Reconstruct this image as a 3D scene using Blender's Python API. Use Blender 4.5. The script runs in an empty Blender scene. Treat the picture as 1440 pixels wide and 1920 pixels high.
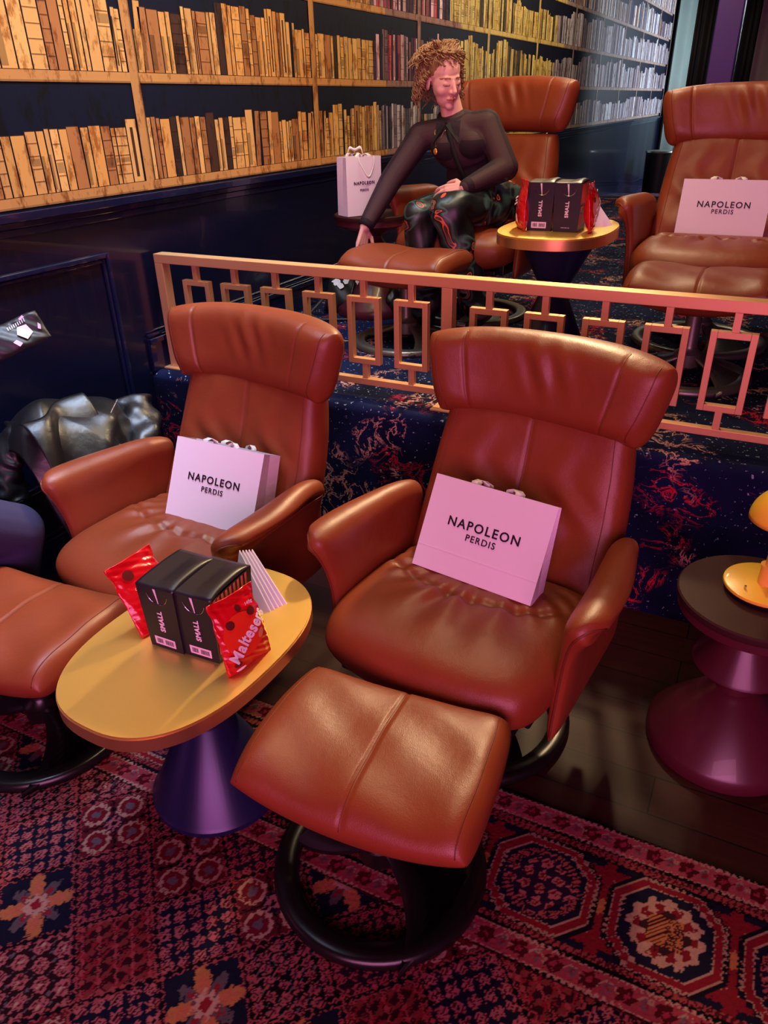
import bpy, bmesh, math, random
import numpy as np
from mathutils import Vector, Matrix, Euler
R = math.radians
PI = math.pi
random.seed(7)
rng = np.random.default_rng(7)
SC = bpy.context.scene
COL = SC.collection

# ------------------------------------------------------------------ camera
def make_camera():
    f, pitch, roll, yaw = 1386.9, 0.5051, -0.0225, 0.4749
    cy, sy = math.cos(yaw), math.sin(yaw)
    F0 = Vector((-sy, cy, 0)); R0 = Vector((cy, sy, 0)); U0 = Vector((0, 0, 1))
    F = F0*math.cos(pitch) - U0*math.sin(pitch)
    UC = F0*math.sin(pitch) + U0*math.cos(pitch)
    RR = R0*math.cos(roll) + UC*math.sin(roll)
    UU = -R0*math.sin(roll) + UC*math.cos(roll)
    cd = bpy.data.cameras.new('camera')
    cd.sensor_fit = 'VERTICAL'; cd.sensor_height = 36.0
    cd.lens = 36.0*f/1920.0
    cd.clip_start = 0.02; cd.clip_end = 60
    co = bpy.data.objects.new('camera', cd); COL.objects.link(co)
    m = Matrix.Identity(4)
    for i in range(3):
        m[i][0] = RR[i]; m[i][1] = UU[i]; m[i][2] = -F[i]
    m[0][3], m[1][3], m[2][3] = 0, 0, 1.6
    co.matrix_world = m
    SC.camera = co
make_camera()

# ------------------------------------------------------------------ world, lights, exposure
SC.view_settings.view_transform = 'Standard'
SC.view_settings.look = 'None'
SC.view_settings.exposure = 0.22
SC.view_settings.gamma = 1.0
SC.view_settings.use_curve_mapping = False
w = bpy.data.worlds.new('world'); SC.world = w; w.use_nodes = True
w.node_tree.nodes['Background'].inputs[0].default_value = (0.10, 0.10, 0.16, 1)
w.node_tree.nodes['Background'].inputs[1].default_value = 0.05

def area(name, loc, target, power, col, sx, sy=None, spread=None):
    l = bpy.data.lights.new(name, 'AREA'); l.energy = power; l.color = col
    l.shape = 'RECTANGLE' if sy else 'DISK'; l.size = sx
    if sy: l.size_y = sy
    if spread: l.spread = R(spread)
    o = bpy.data.objects.new(name, l); COL.objects.link(o)
    o.location = loc
    o.rotation_euler = (Vector(target)-Vector(loc)).to_track_quat('-Z', 'Y').to_euler()
    return o
def spot(name, loc, target, power, col, angle=70, blend=0.6, size=0.06):
    l = bpy.data.lights.new(name, 'SPOT'); l.energy = power; l.color = col
    l.spot_size = R(angle); l.spot_blend = blend; l.shadow_soft_size = size
    o = bpy.data.objects.new(name, l); COL.objects.link(o)
    o.location = loc
    o.rotation_euler = (Vector(target)-Vector(loc)).to_track_quat('-Z', 'Y').to_euler()
    return o
PINK = (1.0, 0.24, 0.62)
WARM = (1.0, 0.70, 0.38)
area('screen_glow', (0.9, -2.6, 1.35), (-0.6, 2.0, 0.7), 92, PINK, 3.2, 1.5)
area('screen_glow_upper', (1.2, -2.4, 2.3), (-0.8, 4.0, 1.3), 52, (1.0, 0.36, 0.66), 2.6, 1.0)
spot('ceiling_spot', (-1.05, 4.7, 3.3), (-0.95, 1.05, 0.4), 520, WARM, 36, 0.9, 0.09)
spot('ceiling_spot', (-0.7, 1.9, 3.3), (-0.7, 1.3, 0.4), 22, WARM, 80, 0.9, 0.1)
spot('ceiling_spot', (0.5, 4.3, 3.3), (0.25, 1.75, 0.5), 14, WARM, 22, 0.8, 0.09)
spot('ceiling_spot', (-0.9, 4.3, 3.3), (-0.9, 3.5, 1.0), 80, (1.0, 0.72, 0.46), 80, 0.8, 0.08)
area('book_wall_washer', (-1.0, 2.6, 3.3), (-2.29, 2.8, 1.6), 42, (1.0, 0.76, 0.42), 2.6, 0.12)
area('book_wall_washer', (-1.1, 6.8, 3.3), (-2.29, 6.8, 1.9), 55, (1.0, 0.82, 0.55), 3.6, 0.12)
area('exit_daylight', (0.6, 14.2, 2.5), (-2.3, 13.4, 1.4), 210, (0.72, 0.86, 1.0), 1.6, 1.6)
area('cool_strip', (-1.7, 1.6, 3.35), (-2.15, 1.6, 0.4), 24, (0.58, 0.72, 1.0), 3.0, 0.2, 60)

# ------------------------------------------------------------------ materials
def srgb(r, g, b):
    def c(v):
        v = v/255.0
        return v/12.92 if v <= 0.04045 else ((v+0.055)/1.055)**2.4
    return (c(r), c(g), c(b), 1.0)
class NT:
    def __init__(s, name):
        s.m = bpy.data.materials.new(name); s.m.use_nodes = True
        s.t = s.m.node_tree; s.b = s.t.nodes['Principled BSDF']
    def n(s, typ, **kw):
        nd = s.t.nodes.new(typ)
        for k, v in kw.items():
            if hasattr(nd, k) and not isinstance(v, tuple): setattr(nd, k, v)
            else: nd.inputs[k].default_value = v
        return nd
    def l(s, a, b): s.t.links.new(a, b)
def mat(name, col, rough=0.5, metal=0.0, bump=None, coat=0.0, var=None, emit=None, spec=None, sheen=0.0):
    q = NT(name); b = q.b
    b.inputs['Base Color'].default_value = col
    b.inputs['Roughness'].default_value = rough
    b.inputs['Metallic'].default_value = metal
    b.inputs['Coat Weight'].default_value = coat
    if sheen: b.inputs['Sheen Weight'].default_value = sheen
    if spec is not None: b.inputs['Specular IOR Level'].default_value = spec
    tc = q.n('ShaderNodeTexCoord')
    if var:
        sc, amt = var
        no = q.n('ShaderNodeTexNoise'); no.inputs['Scale'].default_value = sc; no.inputs['Detail'].default_value = 5
        q.l(tc.outputs['Object'], no.inputs['Vector'])
        mx = q.n('ShaderNodeMix'); mx.data_type = 'RGBA'
        mx.inputs[6].default_value = tuple(c*(1-amt) for c in col[:3])+(1,)
        mx.inputs[7].default_value = tuple(min(1, c*(1+amt)) for c in col[:3])+(1,)
        q.l(no.outputs['Fac'], mx.inputs[0]); q.l(mx.outputs[2], b.inputs['Base Color'])
    if bump:
        sc, st = bump
        no = q.n('ShaderNodeTexNoise'); no.inputs['Scale'].default_value = sc; no.inputs['Detail'].default_value = 4
        q.l(tc.outputs['Object'], no.inputs['Vector'])
        bp = q.n('ShaderNodeBump'); bp.inputs['Strength'].default_value = st; bp.inputs['Distance'].default_value = 0.002
        q.l(no.outputs['Fac'], bp.inputs['Height']); q.l(bp.outputs['Normal'], b.inputs['Normal'])
    if emit:
        b.inputs['Emission Color'].default_value = emit[0]; b.inputs['Emission Strength'].default_value = emit[1]
    return q.m
def leather_mat(name, col, rough, grain=420, gs=0.35, fold=0.0):
    q = NT(name); b = q.b
    tc = q.n('ShaderNodeTexCoord')
    vo = q.n('ShaderNodeTexVoronoi'); vo.inputs['Scale'].default_value = grain
    no = q.n('ShaderNodeTexNoise'); no.inputs['Scale'].default_value = 9; no.inputs['Detail'].default_value = 5
    q.l(tc.outputs['Object'], vo.inputs['Vector']); q.l(tc.outputs['Object'], no.inputs['Vector'])
    mx = q.n('ShaderNodeMix'); mx.data_type = 'RGBA'
    mx.inputs[6].default_value = tuple(c*0.82 for c in col[:3])+(1,)
    mx.inputs[7].default_value = tuple(min(1, c*1.14) for c in col[:3])+(1,)
    q.l(no.outputs['Fac'], mx.inputs[0]); q.l(mx.outputs[2], b.inputs['Base Color'])
    b.inputs['Roughness'].default_value = rough
    b1 = q.n('ShaderNodeBump'); b1.inputs['Strength'].default_value = gs; b1.inputs['Distance'].default_value = 0.0006
    q.l(vo.outputs['Distance'], b1.inputs['Height'])
    n2 = q.n('ShaderNodeTexNoise'); n2.inputs['Scale'].default_value = 14; n2.inputs['Detail'].default_value = 3
    q.l(tc.outputs['Object'], n2.inputs['Vector'])
    b2 = q.n('ShaderNodeBump'); b2.inputs['Strength'].default_value = 0.25+fold; b2.inputs['Distance'].default_value = 0.01
    q.l(n2.outputs['Fac'], b2.inputs['Height']); q.l(b1.outputs['Normal'], b2.inputs['Normal'])
    q.l(b2.outputs['Normal'], b.inputs['Normal'])
    return q.m
def attr_mat(name, rough, attr='Col', noise=None, bump=None, alpha=None, spec=None, grunge=None):
    q = NT(name); b = q.b
    a = q.n('ShaderNodeAttribute'); a.attribute_name = attr
    out = a.outputs['Color']
    tc = q.n('ShaderNodeTexCoord')
    if grunge:
        sc, thr, dark = grunge
        no = q.n('ShaderNodeTexNoise'); no.inputs['Scale'].default_value = sc; no.inputs['Detail'].default_value = 8
        no.inputs['Roughness'].default_value = 0.7
        mp = q.n('ShaderNodeMapping'); mp.inputs['Scale'].default_value = (1, 1.0, 0.45)
        q.l(tc.outputs['Object'], mp.inputs['Vector']); q.l(mp.outputs[0], no.inputs['Vector'])
        rp = q.n('ShaderNodeValToRGB'); rp.color_ramp.elements[0].position = thr-0.05; rp.color_ramp.elements[1].position = thr+0.04
        rp.color_ramp.elements[0].color = dark; rp.color_ramp.elements[1].color = (1, 1, 1, 1)
        q.l(no.outputs['Fac'], rp.inputs[0])
        mx = q.n('ShaderNodeMix'); mx.data_type = 'RGBA'; mx.blend_type = 'MULTIPLY'; mx.inputs[0].default_value = 1.0
        q.l(out, mx.inputs[6]); q.l(rp.outputs[0], mx.inputs[7]); out = mx.outputs[2]
    q.l(out, b.inputs['Base Color'])
    b.inputs['Roughness'].default_value = rough
    if spec is not None: b.inputs['Specular IOR Level'].default_value = spec
    if bump:
        no = q.n('ShaderNodeTexNoise'); no.inputs['Scale'].default_value = bump[0]; no.inputs['Detail'].default_value = 3
        q.l(tc.outputs['Object'], no.inputs['Vector'])
        bp = q.n('ShaderNodeBump'); bp.inputs['Strength'].default_value = bump[1]; bp.inputs['Distance'].default_value = 0.004
        q.l(no.outputs['Fac'], bp.inputs['Height']); q.l(bp.outputs['Normal'], b.inputs['Normal'])
    return q.m

M = {}
M['leather'] = leather_mat('tan_leather', srgb(134, 60, 31), 0.42)
M['seam'] = mat('leather_seam', srgb(112, 46, 24), 0.5)
M['black_base'] = mat('black_lacquer', srgb(20, 17, 17), 0.28)
M['grey_base'] = mat('smoked_metal', srgb(120, 118, 112), 0.35, 0.75)
M['brass'] = mat('brushed_brass', srgb(236, 192, 102), 0.40, 0.8, bump=(60, 0.05), var=(5, 0.06))
M['brass_edge'] = mat('brushed_brass_edge', srgb(214, 168, 112), 0.34, 0.9)
M['rail'] = mat('satin_gold_paint', srgb(222, 170, 118), 0.42, 0.45, bump=(300, 0.05))
M['navy'] = mat('navy_gloss_paint', srgb(9, 13, 36), 0.26, coat=0.2)
M['navy_trim'] = mat('navy_gloss_trim', srgb(14, 20, 50), 0.24, coat=0.6)
M['navy_ped'] = mat('navy_pedestal', srgb(34, 34, 74), 0.32, 0.3)
M['maroon'] = mat('maroon_lacquer', srgb(78, 26, 38), 0.36, coat=0.15, var=(4, 0.25))
M['walnut'] = mat('dark_walnut', srgb(56, 28, 28), 0.55, spec=.2, var=(7, 0.25))
M['paper'] = mat('white_card', srgb(236, 226, 236), 0.62)
M['ribbon'] = mat('white_ribbon', srgb(236, 228, 226), 0.5)
M['ink'] = mat('black_ink', srgb(18, 16, 22), 0.5)
M['box'] = mat('black_card', srgb(34, 30, 38), 0.36)
M['cream'] = mat('cream_print', srgb(240, 226, 232), 0.6)
M['salmon'] = mat('salmon_print', srgb(246, 140, 104), 0.5)
M['red'] = mat('red_foil', srgb(205, 12, 26), 0.24, bump=(38, 0.55), coat=0.4)
M['red2'] = mat('orange_red_print', srgb(222, 52, 28), 0.26, coat=0.3)
M['choc'] = mat('chocolate_print', srgb(92, 28, 22), 0.3)
M['biscuit'] = mat('biscuit_print', srgb(214, 150, 90), 0.5)
M['napkin'] = mat('white_napkin', srgb(240, 226, 240), 0.8)
M['lampy'] = mat('yellow_enamel', srgb(252, 206, 60), 0.32, coat=0.3)
M['lampbody'] = mat('yellow_enamel_base', srgb(238, 186, 80), 0.35)
M['lampglow'] = mat('warm_lamp_glow', srgb(255, 210, 120), 0.5, emit=(srgb(255, 190, 90), 1.6))
M['black'] = mat('black_rubber', srgb(14, 13, 14), 0.4)
M['jacket'] = leather_mat('black_jacket_leather', srgb(20, 19, 21), 0.36, grain=260, gs=0.2, fold=0.1)
M['stitch'] = mat('grey_stitch', srgb(150, 145, 145), 0.6)
M['steel'] = mat('polished_steel', srgb(200, 200, 205), 0.2, 1.0)
M['skin'] = attr_mat('skin', 0.45)
M['hair'] = mat('ginger_hair', srgb(148, 112, 74), 0.55, var=(30, 0.35))
M['purple'] = mat('purple_paint', srgb(72, 34, 128), 0.4)
M['dark'] = mat('black_wall_paint', srgb(8, 8, 12), 0.6)
M['dark_ceiling'] = mat('dark_ceiling_paint', srgb(12, 12, 18), 0.8)
M['curtain'] = mat('grey_green_velvet', srgb(120, 134, 128), 0.75, var=(3, 0.2), sheen=0.3)
M['curtain2'] = mat('grey_mauve_velvet', srgb(128, 120, 116), 0.75, var=(3, 0.2), sheen=0.3)
M['blackcloth'] = mat('black_cloth', srgb(28, 27, 30), 0.6, bump=(40, 0.3))
M['whiteprint'] = mat('white_print', srgb(232, 240, 244), 0.6)
M['navycloth'] = mat('navy_cloth', srgb(44, 40, 78), 0.85, bump=(300, 0.3))
M['gold'] = mat('gold_pendant', srgb(230, 170, 80), 0.3, 0.9)
M['collar'] = mat('black_collar_cloth', srgb(10, 9, 12), 0.8)
M['pinkprint'] = mat('pale_pink_print', srgb(235, 190, 220), 0.5)
M['phonecase'] = mat('glossy_black_case', srgb(26, 23, 27), 0.45)
M['fabric_white'] = M['ribbon']

def wood_floor():
    q = NT('dark_plank_floor'); b = q.b
    tc = q.n('ShaderNodeTexCoord')
    br = q.n('ShaderNodeTexBrick'); br.offset = 0.37
    br.inputs['Color1'].default_value = srgb(66, 26, 24); br.inputs['Color2'].default_value = srgb(48, 18, 18)
    br.inputs['Mortar'].default_value = srgb(12, 6, 6)
    br.inputs['Scale'].default_value = 1.0; br.inputs['Mortar Size'].default_value = 0.002
    br.inputs['Brick Width'].default_value = 1.4; br.inputs['Row Height'].default_value = 0.13
    q.l(tc.outputs['Object'], br.inputs['Vector'])
    mp = q.n('ShaderNodeMapping'); mp.inputs['Scale'].default_value = (2.5, 40, 1)
    no = q.n('ShaderNodeTexNoise'); no.inputs['Scale'].default_value = 1.5; no.inputs['Detail'].default_value = 6
    q.l(tc.outputs['Object'], mp.inputs['Vector']); q.l(mp.outputs[0], no.inputs['Vector'])
    mx = q.n('ShaderNodeMix'); mx.data_type = 'RGBA'; mx.blend_type = 'MULTIPLY'; mx.inputs[0].default_value = 0.7
    q.l(br.outputs['Color'], mx.inputs[6]); q.l(no.outputs['Fac'], mx.inputs[7])
    q.l(mx.outputs[2], b.inputs['Base Color'])
    b.inputs['Roughness'].default_value = 0.5; b.inputs['Specular IOR Level'].default_value = 0.2
    return q.m
M['wood'] = wood_floor()

def carpet_mat():
    q = NT('patterned_carpet'); b = q.b
    tc = q.n('ShaderNodeTexCoord')
    base = srgb(20, 28, 62)
    def veins(scale, dist, lo, hi, seed):
        mp = q.n('ShaderNodeMapping'); mp.inputs['Location'].default_value = (seed, seed*1.7, seed*.3)
        q.l(tc.outputs['Object'], mp.inputs['Vector'])
        n = q.n('ShaderNodeTexNoise'); n.inputs['Scale'].default_value = scale; n.inputs['Detail'].default_value = 7
        n.inputs['Roughness'].default_value = 0.65; n.inputs['Distortion'].default_value = dist
        q.l(mp.outputs[0], n.inputs['Vector'])
        s = q.n('ShaderNodeMath'); s.operation = 'SUBTRACT'; s.inputs[1].default_value = 0.5; q.l(n.outputs['Fac'], s.inputs[0])
        a = q.n('ShaderNodeMath'); a.operation = 'ABSOLUTE'; q.l(s.outputs[0], a.inputs[0])
        r = q.n('ShaderNodeMapRange'); r.inputs[1].default_value = lo; r.inputs[2].default_value = hi
        r.inputs[3].default_value = 1; r.inputs[4].default_value = 0
        q.l(a.outputs[0], r.inputs[0]); return r.outputs[0]
    def blob(scale, lo, hi, seed):
        mp = q.n('ShaderNodeMapping'); mp.inputs['Location'].default_value = (seed, seed*2.1, seed*.7)
        q.l(tc.outputs['Object'], mp.inputs['Vector'])
        n = q.n('ShaderNodeTexNoise'); n.inputs['Scale'].default_value = scale; n.inputs['Detail'].default_value = 2
        q.l(mp.outputs[0], n.inputs['Vector'])
        r = q.n('ShaderNodeMapRange'); r.inputs[1].default_value = lo; r.inputs[2].default_value = hi
        q.l(n.outputs['Fac'], r.inputs[0]); return r.outputs[0]
    def mul(a, c):
        m = q.n('ShaderNodeMath'); m.operation = 'MULTIPLY'; q.l(a, m.inputs[0]); q.l(c, m.inputs[1]); return m.outputs[0]
    def mix(fac, prev, col):
        m = q.n('ShaderNodeMix'); m.data_type = 'RGBA'
        q.l(fac, m.inputs[0])
        if isinstance(prev, tuple): m.inputs[6].default_value = prev
        else: q.l(prev, m.inputs[6])
        m.inputs[7].default_value = col; return m.outputs[2]
    c = mix(blob(5, .4, .7, 3.0), base, srgb(10, 12, 34))
    c = mix(mul(veins(11, 1.4, .008, .026, 1.0), blob(3.2, .56, .62, 5.0)), c, srgb(200, 34, 54))
    c = mix(mul(veins(11, 0.6, .008, .022, 8.0), blob(4.0, .55, .60, 11.0)), c, srgb(205, 150, 130))
    c = mix(blob(70, .66, .70, 2.0), c, srgb(150, 160, 180))
    q.l(c, b.inputs['Base Color'])
    b.inputs['Roughness'].default_value = 0.95; b.inputs['Specular IOR Level'].default_value = 0.1
    nb = q.n('ShaderNodeTexNoise'); nb.inputs['Scale'].default_value = 350
    q.l(tc.outputs['Object'], nb.inputs['Vector'])
    bp = q.n('ShaderNodeBump'); bp.inputs['Strength'].default_value = 0.5; bp.inputs['Distance'].default_value = 0.003
    q.l(nb.outputs['Fac'], bp.inputs['Height']); q.l(bp.outputs['Normal'], b.inputs['Normal'])
    return q.m
M['carpet'] = carpet_mat()

def sheer_mat():
    q = NT('sheer_black_chiffon'); b = q.b
    b.inputs['Base Color'].default_value = srgb(40, 20, 34); b.inputs['Roughness'].default_value = 0.8
    lw = q.n('ShaderNodeLayerWeight'); lw.inputs['Blend'].default_value = 0.35
    r = q.n('ShaderNodeMapRange'); r.inputs[3].default_value = 0.76; r.inputs[4].default_value = 0.97
    q.l(lw.outputs['Facing'], r.inputs[0]); q.l(r.outputs[0], b.inputs['Alpha'])
    return q.m
M['sheer'] = sheer_mat()

def trousers_mat():
    q = NT('printed_satin'); b = q.b
    tc = q.n('ShaderNodeTexCoord')
    n1 = q.n('ShaderNodeTexNoise'); n1.inputs['Scale'].default_value = 6; n1.inputs['Detail'].default_value = 1.5; n1.inputs['Distortion'].default_value = 1.2
    q.l(tc.outputs['Object'], n1.inputs['Vector'])
    rp = q.n('ShaderNodeValToRGB'); cr = rp.color_ramp
    cr.elements[0].position = 0.0; cr.elements[0].color = srgb(16, 20, 24)
    cr.elements[1].position = 1.0; cr.elements[1].color = srgb(14, 16, 20)
    for p, c in ((.44, (16, 20, 24)), (.49, (62, 96, 92)), (.535, (30, 44, 44)), (.55, (22, 26, 28)), (.585, (18, 20, 22)), (.592, (225, 88, 70)), (.604, (225, 88, 70)), (.61, (24, 28, 30)), (.66, (120, 128, 112)), (.69, (18, 20, 22))):
        e = cr.elements.new(p); e.color = srgb(*c)
    q.l(n1.outputs['Fac'], rp.inputs[0]); q.l(rp.outputs[0], b.inputs['Base Color'])
    b.inputs['Roughness'].default_value = 0.4
    return q.m
M['trousers'] = trousers_mat()

# ------------------------------------------------------------------ helpers
def obj(name, verts, faces, m, parent=None, smooth=True, loc=None):
    me = bpy.data.meshes.new(name)
    me.from_pydata([tuple(v) for v in verts], [], [tuple(f) for f in faces])
    if m is not None: me.materials.append(m)
    if smooth:
        me.polygons.foreach_set('use_smooth', [True]*len(me.polygons))
    me.update()
    o = bpy.data.objects.new(name, me); COL.objects.link(o)
    if parent: o.parent = parent
    if loc: o.location = loc
    return o
def tag(o, label=None, cat=None, group=None, kind=None):
    if label: o['label'] = label
    if cat: o['category'] = cat
    if group: o['group'] = group
    if kind: o['kind'] = kind
    return o
def thing(name, label, cat, loc=(0, 0, 0), rz=0, group=None):
    o = bpy.data.objects.new(name, None); COL.objects.link(o)
    o.empty_display_size = 0.1
    o.location = loc; o.rotation_euler = (0, 0, rz)
    return tag(o, label, cat, group)
def copy_tree(o, parent=None):
    c = o.copy(); COL.objects.link(c)
    if parent: c.parent = parent
    for ch in list(o.children): copy_tree(ch, c)
    return c
def dup(o, loc, rz, label, group=None):
    c = copy_tree(o); c.location = loc; c.rotation_euler = (0, 0, rz); c['label'] = label
    if group: c['group'] = group
    return c
class MB:
    def __init__(s): s.v = []; s.f = []
    def add(s, v, f):
        k = len(s.v); s.v += [tuple(p) for p in v]; s.f += [tuple(i+k for i in q) for q in f]; return s
    def box(s, x0, x1, y0, y1, z0, z1):
        v = [(x, y, z) for x in (x0, x1) for y in (y0, y1) for z in (z0, z1)]
        return s.add(v, [(0, 1, 3, 2), (4, 6, 7, 5), (0, 4, 5, 1), (2, 3, 7, 6), (0, 2, 6, 4), (1, 5, 7, 3)])
    def tube(s, pts, r, seg=8, cap=True):
        pts = [Vector(p) for p in pts]; n = len(pts)
        rr = r if hasattr(r, '__len__') else [r]*n
        vs = []; prev = None
        for i, p in enumerate(pts):
            t = (pts[min(i+1, n-1)]-pts[max(i-1, 0)])
            t = t.normalized() if t.length > 1e-9 else Vector((0, 0, 1))
            if prev is None:
                a = Vector((0, 0, 1)) if abs(t.z) < .9 else Vector((1, 0, 0))
                nx = t.cross(a).normalized()
            else:
                nx = (prev - t*prev.dot(t))
                nx = nx.normalized() if nx.length > 1e-6 else t.orthogonal().normalized()
            prev = nx; ny = t.cross(nx)
            for k in range(seg):
                an = 2*PI*k/seg
                vs.append(p+(nx*math.cos(an)+ny*math.sin(an))*rr[i])
        fs = [(i*seg+k, i*seg+(k+1) % seg, (i+1)*seg+(k+1) % seg, (i+1)*seg+k) for i in range(n-1) for k in range(seg)]
        if cap: fs += [tuple(range(seg))[::-1], tuple((n-1)*seg+k for k in range(seg))]
        return s.add(vs, fs)
    def lathe(s, prof, cx=0, cy=0, seg=48):
        vs = []; n = len(prof)
        for r, z in prof:
            for k in range(seg):
                a = 2*PI*k/seg; vs.append((cx+r*math.cos(a), cy+r*math.sin(a), z))
        fs = [(i*seg+k, i*seg+(k+1) % seg, (i+1)*seg+(k+1) % seg, (i+1)*seg+k) for i in range(n-1) for k in range(seg)]
        fs += [tuple(range(seg))[::-1], tuple((n-1)*seg+k for k in range(seg))]
        return s.add(vs, fs)
    def prism(s, poly, z0, z1):
        n = len(poly)
        v = [(x, y, z0) for x, y in poly]+[(x, y, z1) for x, y in poly]
        return s.add(v, [tuple(range(n))[::-1], tuple(range(n, 2*n))]+[(i, (i+1) % n, n+(i+1) % n, n+i) for i in range(n)])
    def capsule(s, p1, r1, p2, r2, seg=16, scale=None):
        p1 = Vector(p1); p2 = Vector(p2); d = p2-p1
        L = max(d.length, 1e-5); t = d/L
        nx = t.orthogonal().normalized(); ny = t.cross(nx)
        rows = []
        for k in range(1, 7):
            a = -PI/2+PI/2*k/6; rows.append((r1*math.sin(a), r1*math.cos(a)))
        for k in range(0, 6):
            a = PI/2*k/6; rows.append((L+r2*math.sin(a), r2*math.cos(a)))
        vs = [p1-t*r1]
        for h, r in rows:
            for k in range(seg):
                a = 2*PI*k/seg; vs.append(p1+t*h+(nx*math.cos(a)+ny*math.sin(a))*r)
        vs.append(p2+t*r2); n = len(rows)
        fs = [(0, 1+(k+1) % seg, 1+k) for k in range(seg)]
        fs += [(1+i*seg+k, 1+i*seg+(k+1) % seg, 1+(i+1)*seg+(k+1) % seg, 1+(i+1)*seg+k) for i in range(n-1) for k in range(seg)]
        e = len(vs)-1; fs += [(e, 1+(n-1)*seg+k, 1+(n-1)*seg+(k+1) % seg) for k in range(seg)]
        return s.add(vs, fs)
    def chain(s, pts, radii, seg=16):
        for i in range(len(pts)-1): s.capsule(pts[i], radii[i], pts[i+1], radii[i+1], seg)
        return s
    def ellipsoid(s, c, rad, mtx=None, seg=24):
        vs = []; mtx = mtx or Matrix.Identity(3); c = Vector(c)
        for i in range(1, seg//2):
            th = PI*i/(seg//2)
            for k in range(seg):
                a = 2*PI*k/seg
                vs.append(c+mtx @ Vector((rad[0]*math.sin(th)*math.cos(a), rad[1]*math.sin(th)*math.sin(a), rad[2]*math.cos(th))))
        n = seg//2-1
        vs += [c+mtx @ Vector((0, 0, rad[2])), c-mtx @ Vector((0, 0, rad[2]))]
        t, b = len(vs)-2, len(vs)-1
        fs = [(i*seg+k, (i+1)*seg+k, (i+1)*seg+(k+1) % seg, i*seg+(k+1) % seg) for i in range(n-1) for k in range(seg)]
        fs += [(t, k, (k+1) % seg) for k in range(seg)]+[(b, (n-1)*seg+(k+1) % seg, (n-1)*seg+k) for k in range(seg)]
        return s.add(vs, fs)
    def build(s, name, m, parent=None, smooth=False, loc=None, bevel=0, angle=None):
        o = obj(name, s.v, s.f, m, parent, smooth, loc)
        if bevel:
            md = o.modifiers.new('bevel', 'BEVEL'); md.width = bevel; md.segments = 2; md.limit_method = 'ANGLE'
        if angle:
            for p in o.data.polygons: p.use_smooth = True
            try: o.data.set_sharp_from_angle(angle=R(angle))
            except Exception: pass
        return o

def baked(o, mods):
    """apply modifiers through the dependency graph"""
    for typ, kw in mods:
        md = o.modifiers.new(typ.lower(), typ)
        for k, v in kw.items(): setattr(md, k, v)
    dg = bpy.context.evaluated_depsgraph_get(); dg.update()
    me = bpy.data.meshes.new_from_object(o.evaluated_get(dg))
    o.modifiers.clear(); old = o.data; o.data = me
    bpy.data.meshes.remove(old)
    me.polygons.foreach_set('use_smooth', [True]*len(me.polygons)); me.update()
    return o

def edge(x, k=8, p=0.5):
    return np.clip(1-np.abs(x)**k, 0, 1)**p
def pillow(name, f, th, m, parent, nu=48, nv=40, ku=8, kv=8, pu=0.5, pv=0.5, back=1.0, disp=None, seams=()):
    s = np.linspace(-1, 1, nu); t = np.linspace(-1, 1, nv)
    su = np.sin(PI/2*s)*0.5+s*0.5; sv = np.sin(PI/2*t)*0.5+t*0.5
    U, V = np.meshgrid(su, sv, indexing='ij')
    P = np.stack(f(U, V), -1)
    du = np.gradient(P, axis=0); dv = np.gradient(P, axis=1)
    N = np.cross(du, dv); N /= np.linalg.norm(N, axis=-1, keepdims=True)+1e-12
    E = edge(U, ku, pu)*edge(V, kv, pv)
    T = (th(U, V) if callable(th) else th)*E
    D = disp(U, V)*E if disp is not None else 0
    top = P+N*(T+D)[..., None]; bot = P-N*(T*back)[..., None]
    idx = np.arange(nu*nv).reshape(nu, nv); ib = np.full((nu, nv), -1)
    verts = list(map(tuple, top.reshape(-1, 3)))
    for i in range(nu):
        for j in range(nv):
            if i in (0, nu-1) or j in (0, nv-1): ib[i, j] = idx[i, j]
            else:
                ib[i, j] = len(verts); verts.append(tuple(bot[i, j]))
    fs = []
    for i in range(nu-1):
        for j in range(nv-1):
            fs.append((idx[i, j], idx[i+1, j], idx[i+1, j+1], idx[i, j+1]))
            fs.append((ib[i, j], ib[i, j+1], ib[i+1, j+1], ib[i+1, j]))
    o = obj(name, verts, [tuple(int(a) for a in q) for q in fs], m, parent)
    for kind, val, r in seams:
        if kind == 'u': i = int(np.argmin(abs(su-val))); pts = top[i, 2:-2]
        else: j = int(np.argmin(abs(sv-val))); pts = top[2:-2, j]
        mb = MB(); mb.tube([tuple(p) for p in pts], r, 6); mb.build('seam', M['seam'], o, smooth=True)
    return o, top, (su, sv)
def dip(x, c, wdt, amt):
    return -amt*np.exp(-((x-c)/wdt)**2)

def text(name, s, size, m, parent, mtx, space=1.0, shear=0.0, offset=0.0, ext=0.0004, align='CENTER'):
    cu = bpy.data.curves.new(name, 'FONT'); cu.body = s; cu.size = size; cu.align_x = align; cu.align_y = 'CENTER'
    cu.space_character = space; cu.shear = shear; cu.offset = offset; cu.extrude = ext; cu.resolution_u = 3
    o = bpy.data.objects.new(name, cu); COL.objects.link(o)
    dg = bpy.context.evaluated_depsgraph_get()
    me = bpy.data.meshes.new_from_object(o.evaluated_get(dg))
    bpy.data.objects.remove(o); bpy.data.curves.remove(cu)
    me.materials.clear(); me.materials.append(m)
    o = bpy.data.objects.new(name, me); COL.objects.link(o); o.parent = parent
    o.matrix_local = mtx
    return o
def frame(o, x, y):
    """matrix with origin o, local x, local y"""
    x = Vector(x).normalized(); y = Vector(y); y = (y-x*x.dot(y)).normalized(); z = x.cross(y)
    m = Matrix.Identity(4)
    for i in range(3): m[i][0] = x[i]; m[i][1] = y[i]; m[i][2] = z[i]; m[i][3] = o[i]
    return m

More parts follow.
